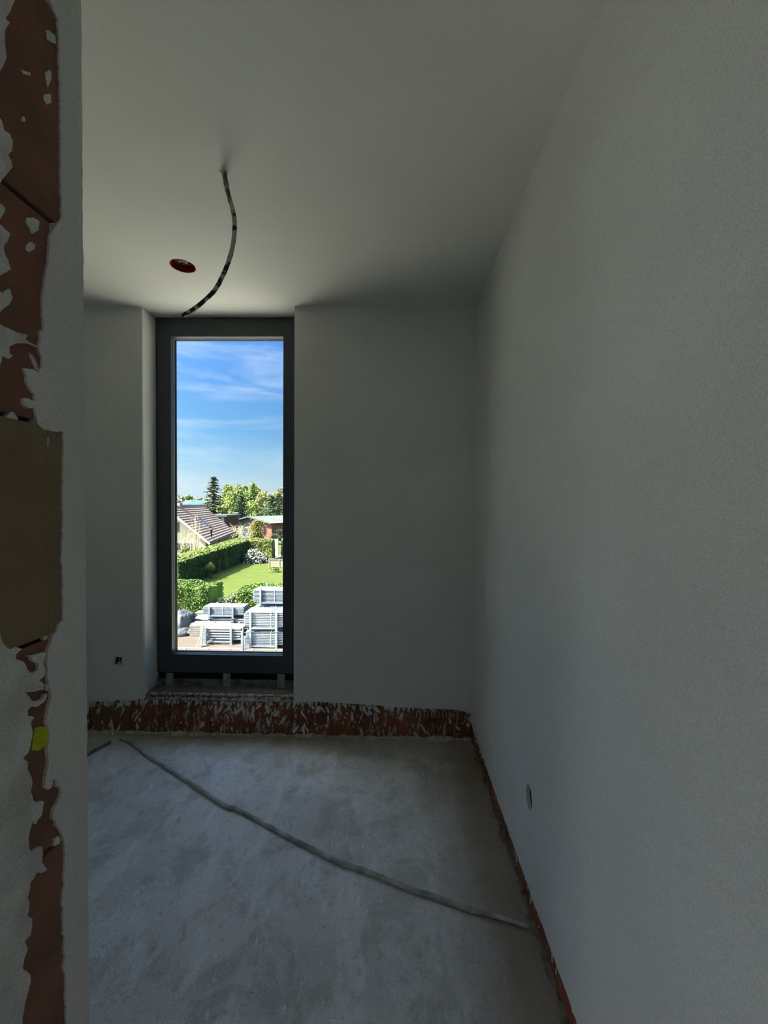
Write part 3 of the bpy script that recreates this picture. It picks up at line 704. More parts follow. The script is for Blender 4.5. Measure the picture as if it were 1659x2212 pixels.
STEEL_L = M('galvanised_decks', (0.154, 0.178, 0.201), .55, .2, var=.15, vscale=9, island=.16, spec=.4)
TIMBER = M('weathered_timber', (0.287, 0.241, 0.172), .85, var=.15, vscale=5, island=.15)
TIMBERW = M('whitish_timber', (0.164, 0.156, 0.136), .85, var=.15, vscale=5, island=.12)
TARP = M('dark_tarpaulin', (0.043, 0.051, 0.056), .7, var=.4, vscale=2.5, bump=.5, bscale=5)
TARPG = M('grey_tarpaulin', (0.086, 0.104, 0.111), .6, var=.25, vscale=3, bump=.5, bscale=6)
TAGY = M('yellow_tag', (0.393, 0.403, 0.045), .6)
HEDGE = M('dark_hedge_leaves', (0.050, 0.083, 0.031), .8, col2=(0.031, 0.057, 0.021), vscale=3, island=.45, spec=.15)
HEDGE_LIT = M('lit_hedge_leaves', (0.193, 0.241, 0.069), .8, col2=(0.144, 0.185, 0.049), vscale=3, island=.35, spec=.15)  # paler leaves for hedge tops, sunlight put into the colour
LAUREL = M('laurel_leaves', (0.124, 0.206, 0.031), .6, col2=(0.068, 0.124, 0.024), vscale=2, island=.6, spec=.25)
VARIEG = M('variegated_leaves', (0.290, 0.310, 0.167), .7, col2=(0.117, 0.167, 0.069), vscale=4, island=.6)
WHITEF = M('white_blossom', (0.810, 0.810, 0.810), .8, island=.15)
CONIF = M('spruce_needles', (0.048, 0.076, 0.048), .85, col2=(0.092, 0.102, 0.053), vscale=.8, island=.5, spec=.1)
CYPR = M('cypress_needles', (0.101, 0.148, 0.076), .85, col2=(0.069, 0.107, 0.063), vscale=1.5, island=.45, spec=.1)
PINEN = M('pine_needles', (0.096, 0.137, 0.068), .85, col2=(0.054, 0.091, 0.049), vscale=1, island=.4, spec=.1)
THUJA = M('thuja_leaves', (0.188, 0.209, 0.055), .85, col2=(0.109, 0.131, 0.041), vscale=1.5, island=.45, spec=.1)
SPRING = M('spring_leaves', (0.270, 0.320, 0.100), .8, col2=(0.200, 0.260, 0.075), vscale=.25, island=.3, spec=.1)
SPRING2 = M('spring_leaves_ochre', (0.330, 0.310, 0.150), .8, col2=(0.250, 0.270, 0.110), vscale=.25, island=.3, spec=.1)
HAZET = M('hazed_tree_leaves', (0.325, 0.366, 0.238), .9, col2=(0.267, 0.292, 0.238), vscale=.1, island=.3, spec=.05)  # distance haze mixed into the leaf colour
BARK = M('bark', (0.049, 0.040, 0.028), .95, var=.3, vscale=5)
TWIG = M('pale_twigs', (0.462, 0.403, 0.272), .9, var=.15, vscale=5)
CREAM = M('cream_render', (0.617, 0.534, 0.396), .9, var=.05, vscale=.8)
GREYR = M('grey_render', (0.241, 0.247, 0.241), .9, var=.08, vscale=.8)
WHITEP = M('white_paint', (0.498, 0.505, 0.498), .6)
TILE = M('brown_roof_tile', (0.275, 0.195, 0.163), .8, var=.15, vscale=3, island=.08)
FLATR = M('slate_grey_roof', (0.058, 0.068, 0.073), .7, var=.15, vscale=1)
BITUM = M('pale_bitumen_roof', (0.102, 0.110, 0.099), .85, col2=(0.082, 0.089, 0.082), vscale=.6)
REDB = M('red_brick', (0.216, 0.079, 0.056), .9, var=.12, vscale=6, bump=.3, bscale=14)
DBRICK = M('brown_brick', (0.086, 0.051, 0.038), .9, var=.12, vscale=6)
SLATE = M('slate_cladding', (0.086, 0.106, 0.104), .8, var=.2, vscale=4)
WGLASS = M('dark_pane', (0.026, 0.039, 0.052), .08, spec=.8)
SOLAR = M('solar_panel', (0.046, 0.099, 0.195), .3, var=.1, vscale=2, spec=.6)
BLUE = M('blue_roof_pane', (0.074, 0.122, 0.214), .3, spec=.6)
METALD = M('dark_metal', (0.010, 0.010, 0.011), .5)

# ground
o = MB().obox((-420, 2.9, G-.4), (620, 0, 0), (0, 500, 0), (0, 0, .38)).build('ground', MEADOW); struct(o)
yard = [(-30, 3.0), (22, 3.0), (22, 23.2), (-30, 23.2)]
struct(MB().prism(yard, lambda a, b: (a, b, G), (0, 0, -.3)).build('yard_ground', SAND), 'sandy ground of the storage yard')
lawn = [(-40, 23.2), (22, 23.2), (22, 58), (-12, 58), (-40, 58)]
struct(MB().prism(lawn, lambda a, b: (a, b, G+.01), (0, 0, -.3)).build('lawn', GRASS), 'sunlit lawn with the shadow of the tall hedge')
kb = gp(400, 1404); m = MB(); x = -14
while x < 2: m.box(x, x+.98, 17.02, 17.14, G-.1, G+.06); x += 1.0
o = m.build('kerb', KERB); struct(o, 'pale concrete kerb at the near edge of the yard')
struct(MB().prism([(-13.9, 46), (-12.6, 46), (-11, 75), (-13.5, 75)], lambda a, b: (a, b, G+.03), (0, 0, -.1)).build('garden_path', GRAVEL), 'pale path in the gap of the hedge')
struct(MB().prism([(gp(498, 1168).x, 62), (gp(540, 1168).x+4, 62), (gp(540, 1168).x+4, 70), (gp(498, 1168).x-4, 70)], lambda a, b: (a, b, G+.03), (0, 0, -.1)).build('gravel_patch', GRAVEL))

BOUNCE = M('pale_bounce_ground', (.42, .41, .355), .95, var=.04, vscale=.6)  # unseen pale ground, added to throw sunlight up into the room
struct(MB().prism([(-90, 3.2), (40, 3.2), (40, 16.4), (-90, 16.4)], lambda a, b: (a, b, G+.02), (0, 0, -.2)).build('bounce_ground', BOUNCE), 'unseen pale ground added along the building to bounce light indoors')
# foliage helpers
def leafq(m, p, s, r, flat=0.0):
    n = Vector((r.gauss(0, 1), r.gauss(0, 1), r.gauss(0, 1) + flat*2)).normalized()
    u = n.orthogonal().normalized(); v = n.cross(u); a = r.uniform(0, 6.28)
    u, v = u*math.cos(a)+v*math.sin(a), v*math.cos(a)-u*math.sin(a)
    m.quad(p-u*s, p-v*s*.55, p+u*s, p+v*s*.55)
def blobtree(name, label, cat, x, y, z0, h, w, mat, n, s, seed, group=None, crown0=.25, lobes=9, kind=None, trunk=True, d=None):
    r = random.Random(seed); t = empty(name, (x, y, z0)); tag(t, label, cat, group)
    L = []
    for i in range(lobes):
        q = r.random(); zz = z0+h*(crown0+(1-crown0)*(.12+.8*q))
        k = math.sin(math.pi*min(1, max(.12, .25+.68*q)))
        L.append((Vector((x+r.gauss(0, .22)*w*k, y+r.gauss(0, .22)*(d or w)*k, zz)), w*.30*r.uniform(.6, 1.1)*k**.4, h*.13*r.uniform(.7, 1.4)))
    m = MB()
    for _ in range(n):
        c, rw, rh = r.choice(L); v = Vector((r.gauss(0, 1), r.gauss(0, 1), r.gauss(0, 1))).normalized()*r.uniform(.55, 1.08)
        p = c+Vector((v.x*rw, v.y*rw, v.z*rh)); p.z = max(z0+.05, p.z)
        leafq(m, p, s*r.uniform(.6, 1.3), r)
    f = stuff(m.build('foliage', mat, t, fixn=False)); del f['kind']
    if trunk: MB().tube([(x, y, z0), (x+.1, y, z0+h*.5), (x, y, z0+h*.8)], [w*.03+.03, w*.02+.02, .02], 7).build('trunk', BARK, t)
    return t
def conifer(name, label, x, y, z0, h, w, mat, seed, layers=26, per=13, droop=.25, group=None, shape=1.0, s=.3, start=.06, cat='conifer'):
    r = random.Random(seed); t = empty(name, (x, y, z0)); tag(t, label, cat, group); m = MB()
    for l in range(layers):
        q = start+(1-start)*(l+r.uniform(-.3, .3))/layers; R = w/2*max(0.03, (1-q))**shape*r.uniform(.8, 1.15)
        for k in range(per):
            a = 2*math.pi*(k+r.random())/per; rr = R*r.uniform(.7, 1.1); base = Vector((x, y, z0+h*q))
            d = Vector((math.cos(a), math.sin(a), -droop)); sd = Vector((-math.sin(a), math.cos(a), 0))
            for j in range(5):
                f = (j+.6)/5; p = base+d*rr*f+Vector((0, 0, r.uniform(-.1, .1)))+(Vector((0, 0, .22*rr*f*f)))
                leafq(m, p+sd*r.uniform(-.15, .15)*rr*f, s*(1.15-.5*f)*r.uniform(.7, 1.2), r, 1.0)
    m.build('foliage', mat, t, fixn=False)
    MB().tube([(x, y, z0), (x, y, z0+h*.97)], [w*.04+.04, .02], 7).build('trunk', BARK, t)
    return t
def hedge(name, label, a, b, thick, h0, h1, mat, n, s, seed, topmat=None, group=None, wav=.12, ztop=None):
    """leafy hedge from a to b (2D), a displaced core plus leaves"""
    r = random.Random(seed); a = Vector((*a, 0)); b = Vector((*b, 0)); d = (b-a); L = d.length; d.normalize(); nrm = Vector((-d.y, d.x, 0))
    t = empty(name, ((a.x+b.x)/2, (a.y+b.y)/2, G)); tag(t, label, 'hedge', group)
    m = MB(); mt = MB(); nl = max(6, int(L/.35))
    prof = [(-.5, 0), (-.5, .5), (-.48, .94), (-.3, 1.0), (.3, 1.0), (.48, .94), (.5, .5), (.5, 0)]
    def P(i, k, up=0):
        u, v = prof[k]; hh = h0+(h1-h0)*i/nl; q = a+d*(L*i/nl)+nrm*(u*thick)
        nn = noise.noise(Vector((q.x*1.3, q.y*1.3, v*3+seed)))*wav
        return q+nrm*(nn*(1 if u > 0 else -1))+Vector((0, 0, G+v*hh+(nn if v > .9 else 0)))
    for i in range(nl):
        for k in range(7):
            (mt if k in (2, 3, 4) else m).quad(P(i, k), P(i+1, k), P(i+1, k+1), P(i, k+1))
    for i in (0, nl):
        c = [P(i, k) for k in range(8)]
        for k in range(1, 7): m.tri(c[0], c[k], c[k+1])
    for _ in range(n):
        i = r.random()*nl; k = r.choice((0, 1, 2, 3, 3, 4, 5, 6, 6, 1)); i0 = min(int(i), nl-1); f = i-i0; g = r.random()
        p = (P(i0, k)*(1-f)+P(i0+1, k)*f)*(1-g)+(P(i0, k+1)*(1-f)+P(i0+1, k+1)*f)*g
        leafq(mt if k in (2, 3, 4) else m, p+Vector((r.gauss(0, .04), r.gauss(0, .04), r.gauss(0, .03))), s*r.uniform(.6, 1.3), r)
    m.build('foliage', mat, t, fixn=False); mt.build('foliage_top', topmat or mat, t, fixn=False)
    return t

hedge('tall_hedge', 'tall dark clipped hedge running away along the left side of the lawn', (-16.9, 29.0), (-17.2, 44.35), 1.9, 2.1, 2.35, HEDGE, 16000, .085, 11, HEDGE_LIT)
hedge('cross_hedge', 'clipped green hedge closing the far end of the lawn behind the blossom', (-18.0, 45.1), (-13.65, 45.0), 1.2, 2.3, 2.25, THUJA, 6000, .085, 12, HEDGE_LIT)
hedge('cross_hedge', 'short dark hedge right of the white gate at the lawn end', (-12.9, 46.2), (-9.0, 46.0), 1.2, 2.3, 2.2, HEDGE, 4000, .085, 13, HEDGE_LIT)
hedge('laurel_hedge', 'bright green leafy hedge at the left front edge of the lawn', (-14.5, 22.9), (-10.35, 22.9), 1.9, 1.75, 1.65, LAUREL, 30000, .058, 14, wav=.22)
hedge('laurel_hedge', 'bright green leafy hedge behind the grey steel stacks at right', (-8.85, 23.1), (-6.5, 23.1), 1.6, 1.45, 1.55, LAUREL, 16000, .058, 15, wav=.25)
for i, (px, w_, h_, lab) in enumerate(((476, .9, 1.15, 'pale variegated shrub right beside the tall laurel hedge'), (490, .8, 1.1, 'dark-centred variegated shrub in the middle of the hedge row'), (505, .95, 1.25, 'silvery variegated shrub beside the right laurel hedge'))):
    blobtree('variegated_shrub', lab, 'shrub', (px-847)/850*(22.55+.4*(i % 2)), 22.55+.4*(i % 2), G, h_*.95, w_*1.75, VARIEG, 2600, .07, 60+i, 'variegated shrubs in the hedge row', .0, 8, trunk=False)

# white rhododendron
rc = gp(546, 1216); t = empty('flowering_shrub', (rc.x, rc.y, G)); tag(t, 'round shrub covered in white blossom at the far end of the lawn', 'flowering shrub')
r = random.Random(90); m = MB(); mf = MB()
for _ in range(5000):
    v = Vector((r.gauss(0, 1), r.gauss(0, 1), abs(r.gauss(0, 1)))).normalized()*r.uniform(.8, 1.0)
    k = 1+.15*noise.noise(v*2.5); p = Vector((rc.x+v.x*1.35*k+.25, rc.y+v.y*.9*k, G+v.z*1.42*k))
    leafq(m, p, .08, r)
for _ in range(250):
    v = Vector((r.gauss(0, 1)+.3, -abs(r.gauss(0, 1)), abs(r.gauss(0, 1)))).normalized()
    k = 1.02+.15*noise.noise(v*2.5); p = Vector((rc.x+v.x*1.35*k+.25, rc.y+v.y*.9*k, G+v.z*1.42*k))
    if v.x < -.55 and r.random() < .7: continue
    for _ in range(5): leafq(mf, p+Vector((r.gauss(0, .03), r.gauss(0, .03), r.gauss(0, .03))), .043, r)
m.build('foliage', HEDGE, t, fixn=False); mf.build('blossom', WHITEF, t, fixn=False)
bc = gp(443, 1250)
blobtree('small_topiary', 'small round shrub with a sunlit top in front of the dark hedge', 'shrub', bc.x+.45, bc.y, G, 1.35, .75, THUJA, 1500, .05, 33, None, .45, 7)
pc = gp(594, 1236)
blobtree('small_garden_shrub', 'small green shrub in front of the wooden raised bed', 'shrub', pc.x, pc.y, G, .55, 1.1, LAUREL, 500, .06, 34, None, .0, 6, trunk=False)

# white gate and wooden enclosure
t = empty('garden_gate', ((591.5-847)/850*47, 47, G)); tag(t, 'white garden gate in the gap of the far hedge', 'gate')
gx0, gx1 = (585.8-847)/850*47, (598.5-847)/850*47
for k in range(6):
    w = (gx1-gx0)/6; MB().box(gx0+k*w, gx0+k*w+w*.92, 46.95, 47.0, G+.1, G+1.25).build('board', WHITEP, t)
MB().box(gx0-.05, gx1+.05, 47.0, 47.05, G+1.2, G+2.15).build('panel', WHITEP, t)
for x in (gx0-.08, gx1): MB().box(x, x+.08, 46.94, 47.06, G, G+2.2).build('post', WHITEP, t)
t = empty('raised_bed', ((600-847)/850*39.2, 39.2, G)); tag(t, 'wooden raised bed of horizontal boards at the right edge of the lawn', 'raised bed')
ex = [(580-847)/850*39.2 + i*1.03 for i in range(4)]
for i in range(3):
    for k in range(4): MB().box(ex[i]+.04, ex[i+1]-.04, 39.2, 39.24, G+.05+k*.19, G+.05+k*.19+.165).build('board', TIMBER, t)
for x in ex: MB().box(x-.045, x+.045, 39.16, 39.26, G, G+.86).build('post', TIMBER, t)
for k in range(4): MB().obox((ex[0], 39.28, G+.05+k*.19), (1.1, 3.6, 0), (.04, -.01, 0), (0, 0, .165)).build('board', TIMBER, t)
MB().obox((ex[0]-.02, 39.2, G+.80), (1.12, 3.7, 0), (.12, -.03, 0), (0, 0, .04)).build('capping', TIMBERW, t)
MB().box(ex[0], ex[-1], 39.15, 39.27, G+.80, G+.84).build('capping', TIMBERW, t)

# ---- steel racks and their loads
def rack(x0, x1, y0, y1, z, h, label, tagz=False):
    t = empty('storage_rack', ((x0+x1)/2, (y0+y1)/2, z)); tag(t, label, 'rack', 'galvanised storage racks in the yard')
    for x in (x0, x1):
        for y in (y0, y1):
            m = MB().box(x-.045, x+.045, y-.035, y+.035, z+.02, z+h); m.box(x-.075, x+.075, y-.06, y+.06, z, z+.02); m.build('post', STEEL, t)
    for y in (y0, y1): MB().box(x0+.046, x1-.046, y-.025, y+.025, z+.10, z+.17).build('beam', STEEL, t)
    for x in (x0, x1): MB().box(x-.025, x+.025, y0+.036, y1-.036, z+.10, z+.16).build('crossbar', STEEL, t)
    if tagz: MB().box(x1-.26, x1-.12, y0-.032, y0-.026, z+.105, z+.165).build('tag', TAGY, t)
    return t
def decks(x0, x1, y0, y1, z, n, th, label, mat=None, cat='steel deck stack', lean=.0, seed=1):
    """stack of thin ribbed decks, too fine to pick apart singly"""
    r = random.Random(seed); t = empty('deck_stack', ((x0+x1)/2, (y0+y1)/2, z)); tag(t, label, cat, 'stacked galvanised decks')
    m = MB()
    for k in range(n):
        i = .18*max(0, (k-n*.78)/(n*.22))**2 if lean else 0; j = r.uniform(-.02, .02)
        m.box(x0+j+i, x1+j-i, y0+r.uniform(0, .015)+i*.3, y1, z+k*th, z+k*th+th*.60)
    stuff(m.build('deck', mat or STEEL_L, t))
    top = z+n*th; xm = (x0+x1)/2
    m = MB().box(xm-.02, xm+.0, y0-.012, y0-.004, z-.02, top+.004); m.box(xm-.02, xm, y0-.012, y1+.01, top+.001, top+.008)
    m.build('strap', WHITEP, t)
    return t
def tubes(x0, x1, y0, y1, z, rows, cols, rad, label, seed):
    r = random.Random(seed); t = empty('tube_bundle', ((x0+x1)/2, (y0+y1)/2, z)); tag(t, label, 'steel tube bundle', 'bundled scaffold tubes')
    for k in range(rows):
        m = MB()
        for c in range(cols):
            y = y0+rad+(y1-y0-2*rad)*c/(cols-1); a = r.uniform(-.12, .05); b = r.uniform(-.06, .1)
            m.tube([(x0+a, y, z+rad+k*rad*2.6), (x1+b, y, z+rad+k*rad*2.6)], rad, 8)
        stuff(m.build('tube', STEEL_L, t))
        if k < rows-1:
            for x in (x0+.3, x1-.3): MB().box(x-.03, x+.03, y0, y1, z+k*rad*2.6+rad*2+.001, z+(k+1)*rad*2.6-.001).build('spacer', TIMBERW, t)
    return t
def X(px, y): return (px-847)/850*y
yA, yA2 = 17.2, 18.15
rack(X(539, yA), X(596, yA), yA, yA2, G, .80, 'lower galvanised rack at the lower right corner of the window, yellow tag', True)
decks(X(528, yA), X(640, yA), yA+.05, yA2-.05, G+.18, 8, .074, 'lower stack of galvanised decks at the lower right corner of the window', seed=1)
rack(X(539, yA), X(596, yA), yA, yA2, G+.81, .85, 'upper galvanised rack stacked on the one at lower right', True)
decks(X(523, yA), X(645, yA), yA+.05, yA2-.05, G+.99, 9, .075, 'upper pile of galvanised decks with slanting top edge at right', lean=1, seed=2)
yC, yC2 = 18.75, 19.75
rack(X(562, yC), X(618, yC), yC, yC2, G, .80, 'hidden lowest rack behind the right stacks')
decks(X(546, yC), X(640, yC), yC+.05, yC2-.05, G+.18, 8, .074, 'lowest decks of the rear stack, mostly hidden behind the right stacks', seed=3)
rack(X(562, yC), X(618, yC), yC, yC2, G+.81, .72, 'middle rack of the rear stack behind the right racks')
decks(X(546, yC), X(640, yC), yC+.05, yC2-.05, G+.99, 7, .071, 'middle decks of the rear stack behind the right racks', seed=4)
rack(X(561, yC), X(618, yC), yC, yC2, G+1.54, .88, 'topmost rack of the rear stack, against the lawn')
decks(X(543, yC), X(640, yC), yC+.05, yC2-.05, G+1.72, 9, .063, 'topmost decks of the rear stack, against the lawn', lean=1, seed=5)
yD, yD2 = 20.0, 20.95
rack(X(448, yD), X(500, yD), yD, yD2, G, .50, 'low rack of tubes in the middle of the yard')
tubes(X(411, yD), X(522, yD), yD+.05, yD2-.05, G+.175, 3, 10, .040, 'galvanised tubes lying in the middle rack under the grey decks', 1)
rack(X(448, yD), X(500, yD), yD, yD2, G+.51, .60, 'upper rack of grey decks in the middle of the yard')
decks(X(432, yD), X(523, yD), yD+.05, yD2-.05, G+.69, 8, .052, 'greenish grey deck stack in the upper middle rack', lean=1, seed=6)
yG_, yG2 = 17.7, 18.65
rack(X(440, yG_), X(496, yG_), yG_, yG2, G, .77, 'front left rack holding a few tubes and boards')
tubes(X(431, yG_), X(514, yG_), yG_+.05, yG2-.05, G+.19, 4, 6, .045, 'galvanised tubes in the front left rack', 2)
m = MB(); r = random.Random(4)
t = empty('board_layer', (X(475, yG_), yG_+.5, G+.70)); tag(t, 'pale layer of metal boards on top of the front left tubes', 'boards')
for k in range(4): MB().box(X(432, yG_)+r.uniform(-.05, .05), X(518, yG_)+r.uniform(-.05, .03), yG_+.06+k*.21, yG_+.06+k*.21+.19, G+.675, G+.715).build('board', TIMBERW, t)
t = empty('end_frame', (X(519, yG_), yG_+.4, G)); tag(t, 'greenish end panel at the right of the front left rack', 'frame')
MB().box(X(520.5, yG_), X(523, yG_), yG_+.0, yG_+.05, G, G+.82).build('post', TIMBERW, t); MB().box(X(520.5, yG_), X(523, yG_), yG_+.75, yG_+.8, G, G+.82).build('post', TIMBERW, t)
MB().box(X(520.5, yG_), X(523, yG_), yG_+.05, yG_+.75, G+.74, G+.82).build('beam', TIMBERW, t)
# leaning white boards, blue-grey post, timber pile, flat sheet, tarpaulin
t = empty('leaning_board', (X(427, 17.6), 17.5, G)); tag(t, 'white wooden board propped upright left of the front rack', 'board')
MB().bar((X(428, 17.4), 17.38, G), (X(428.5, 17.4), 17.55, G+.86), .14, .035, (0, 1, 0)).build('board', TIMBERW, t)
MB().bar((X(421, 17.2), 17.2, G+.01), (X(428, 17.4), 17.36, G+.42), .06, .04, (0, 1, 0)).build('prop', TIMBERW, t)
t = empty('upright_post', (X(526, 17.5), 17.5, G)); tag(t, 'blue-grey steel post standing between the front racks', 'post')
MB().box(X(523.5, 17.3), X(527.7, 17.3), 17.00, 17.08, G+.02, G+.86).build('shaft', STEEL, t); MB().box(X(521.5, 17.3), X(529, 17.3), 16.95, 17.13, G, G+.02).build('base_plate', STEEL, t)
MB().box(X(527.9, 17.3), X(533, 17.3), 17.02, 17.06, G+.05, G+.64).build('mesh_panel', STEEL_L, t)
r = random.Random(6)
t = empty('timber_pile', (X(414, 19), 19.2, G)); tag(t, 'pile of whitish squared timber at the left of the racks', 'timber pile')
for k in range(5):
    for c in range(3):
        a = r.uniform(-.12, .12); MB().obox((X(407, 19)+a, 18.75+c*.26, G+.02+k*.105), (1.85+a, .03, 0), (-.004, .2, 0), (0, 0, .085)).build('beam', TIMBERW, t)
t = empty('board_stack', (X(425, 20.2), 20.4, G)); tag(t, 'pale boards sticking out left beneath the middle decks', 'board stack')
for k in range(4): MB().obox((X(415, 20.4)-.1*k, 21.0, G+.28+k*.060), (2.6, .05, 0), (0, .5, 0), (0, 0, .045)).build('board', TIMBERW, t)
MB().box(X(432, 21), X(436, 21), 21.05, 21.45, G, G+.279).build('trestle', TIMBER, t); MB().box(X(480, 21), X(484, 21), 21.05, 21.45, G, G+.279).build('trestle', TIMBER, t)
t = empty('covered_heap', (X(396, 19.6), 19.6, G)); tag(t, 'heap under dark and grey tarpaulin at the left edge of the yard', 'tarpaulin')
def lump(c, rx, ry, h, seed, mat, name):
    m = MB(); nu, nv = 24, 9
    for j in range(nv+1):
        for i in range(nu):
            a = 2*math.pi*i/nu; b = math.pi/2*j/nv; k = 1+.22*noise.noise(Vector((math.cos(a)*2, math.sin(a)*2, b*2+seed)))
            m.v.append((c[0]+rx*math.cos(a)*math.cos(b)**.6*k, c[1]+ry*math.sin(a)*math.cos(b)**.6*k, G+h*math.sin(b)*k))
    for j in range(nv):
        for i in range(nu): a = j*nu+i; b = j*nu+(i+1) % nu; m.f.append((a, b, b+nu, a+nu))
    return m.build(name, mat, t, smooth=True)
lump((X(380, 19.6), 19.7), .72, .6, 1.0, 1, TARP, 'dark_sheet'); lump((X(395, 19.6), 19.4), .36, .5, .92, 5, TARPG, 'grey_sheet'); lump((X(396, 19.2), 19.0), .40, .4, .34, 9, TARP, 'dark_sheet')

# ---- houses
def frame3(o, ux, uy):
    """local frame: o + a*ux + b*uy + c*z"""
    o = Vector(o); ux = Vector(ux).normalized(); uy = Vector(uy).normalized(); z = Vector((0, 0, 1))
    return lambda a, b, c: o + ux*a + uy*b + z*c
def windowp(t, f, a0, a1, c0, c1, out, frame=WHITEP, mull=True, bdir=-1):
    """window in the wall plane b=out of frame f"""
    w = empty('window', f((a0+a1)/2, out, c0)); w.parent = t; w.matrix_parent_inverse = t.matrix_basis.inverted()
    e = .07
    for (p, q, s_, u) in ((a0, a1, c0, c0+e), (a0, a1, c1-e, c1), (a0, a0+e, c0+e, c1-e), (a1-e, a1, c0+e, c1-e)) + (((((a0+a1)/2-.03), ((a0+a1)/2+.03), c0+e, c1-e),) if mull else ()):
        o_ = MB().obox(f(p, out, s_), f(q, out, s_)-f(p, out, s_), f(p, out+bdir*.05, s_)-f(p, out, s_), (0, 0, u-s_)).build('window_frame', frame, w)
    MB().obox(f(a0+e, out+bdir*.01, c0+e), f(a1-e, 0, 0)-f(a0+e, 0, 0), f(0, bdir*.02, 0)-f(0, 0, 0), (0, 0, c1-c0-2*e)).build('pane', WGLASS, w)
    return w
# cream house: eaves run from E1 (near) to E2 (far); steep tiled roof facing right
E1 = Vector((X(444, 39.8), 39.8, G+2.5)); E2 = Vector((X(500, 54), 54, G+2.5)); ud = (E2-E1); Ls = ud.length; ud.normalize(); up = Vector((-ud.y, ud.x, 0))
fh = frame3((E1.x, E1.y, G), ud, up)       # a along the eaves, b towards the ridge, c up
hs = empty('cream_house', tuple(fh(Ls/2, 3.4, 0))); tag(hs, 'cream rendered house with a steep brown tiled roof left of the tall hedge', 'house')
RB_ = 3.9; RH_ = 3.45
m = MB().prism([(.25, 0), (RB_*2-.25, 0), (RB_*2-.25, 2.7), (RB_, 2.45+RH_-.1), (.25, 2.7)], lambda b, c: fh(.35, b, c), ud*(Ls-.7)); m.build('wall', CREAM, hs)
MB().obox(fh(.40, .22, 0), ud*(Ls-.8), -up*.05, (0, 0, 2.45)).build('plinth_wall', GREYR, hs)
# roof: rows of tiles stepped, both slopes
rows = 16
for side in (0, 1):
    m = MB()
    for k in range(rows):
        t0, t1 = k/rows, (k+1)/rows+.012
        def rp(a, t, l):
            b = -.25+(RB_+.25)*t; b = b if side == 0 else RB_*2-b
            return fh(a, b, 2.32+(RH_+.2)*t+l)
        na = 1
        a0, a1 = -.15, Ls+.15
        m.obox(rp(a0, t0, .10), rp(a1, t0, .10)-rp(a0, t0, .10), rp(a0, t1-.004, .0)-rp(a0, t0, .10), (0, 0, .085))
    o_ = m.build('roof_tile', TILE, hs); stuff(o_)
MB().obox(fh(-.15, RB_-.12, 2.32+RH_+.2), ud*(Ls+.3), up*.24, (0, 0, .12)).build('ridge', FLATR, hs)
for side in (0, 1):
    b0, b1 = (-.27, RB_) if side == 0 else (RB_*2+.27, RB_)
    for a_ in (-.19, Ls+.15): MB().bar(fh(a_, b0, 2.24), fh(a_, b1, 2.24+RH_+.25), .04, .2, (0, 0, 1)).build('barge_board', WHITEP, hs)
MB().bar(fh(-.15, -.33, 2.32), fh(Ls+.15, -.33, 2.32), .12, .09).build('gutter', FLATR, hs)
def onroof(px, py):
    d = ray(px, py); n = (ud.cross(Vector(fh(0, RB_, RH_))-Vector(fh(0, 0, 0)))).normalized(); p0 = fh(0, -.25, 2.42)
    return CAM + d*((p0-CAM).dot(n)/d.dot(n))
p = onroof(444, 1131); slope = (fh(0, RB_+.25, RH_+.2)-fh(0, 0, 0)).normalized()
sk = MB().obox(p-ud*.35-slope*.75, ud*.7, slope*1.5, Vector((0, 0, .12))); s_ = sk.build('skylight', FLATR, hs)
sk = MB().obox(p-ud*.28-slope*.66+Vector((0, 0, .125)), ud*.56, slope*1.32, Vector((0, 0, .02))).build('pane', BLUE, s_); sk.matrix_parent_inverse = Matrix.Identity(4)
p = onroof(456.5, 1160); MB().tube([p, p+Vector((0, 0, .62))], .09, 8).build('vent_pipe', METALD, hs); MB().tube([p+Vector((0, 0, .62)), p+Vector((0, 0, .75))], .15, 8).build('vent_cap', METALD, hs)
q = fh(Ls*.28, RB_, 2.4+RH_); MB().box(q.x-.3, q.x+.3, q.y-.3, q.y+.3, q.z-.2, q.z+.55).build('chimney', GREYR, hs)
windowp(hs, lambda a, b, c: fh(b, a, c), 2.75, 4.6, 3.45, 4.45, .35, SLATE)
windowp(hs, lambda a, b, c: fh(b, a, c), 1.65, 3.0, 1.5, 2.4, .35)
windowp(hs, fh, 6.2, 7.3, 1.2, 2.1, .17, METALD, False)
# flat roofed building behind
yy = 62; t = empty('flat_roofed_house', (X(470, yy), yy, G)); tag(t, 'dark flat-roofed building just behind the cream house', 'building')
MB().box(X(440, yy), X(484, yy), yy, yy+5, G, hz(1117, yy)).build('wall', DBRICK, t)
MB().box(X(438, yy), X(490, yy), yy-.6, yy+5.5, hz(1117, yy), hz(1113.5, yy)).build('roof', FLATR, t)
fw_ = lambda a, b, c: Vector((a, yy+b, c)); windowp(t, fw_, X(474.5, yy), X(481, yy), hz(1128, yy), hz(1119, yy), 0)
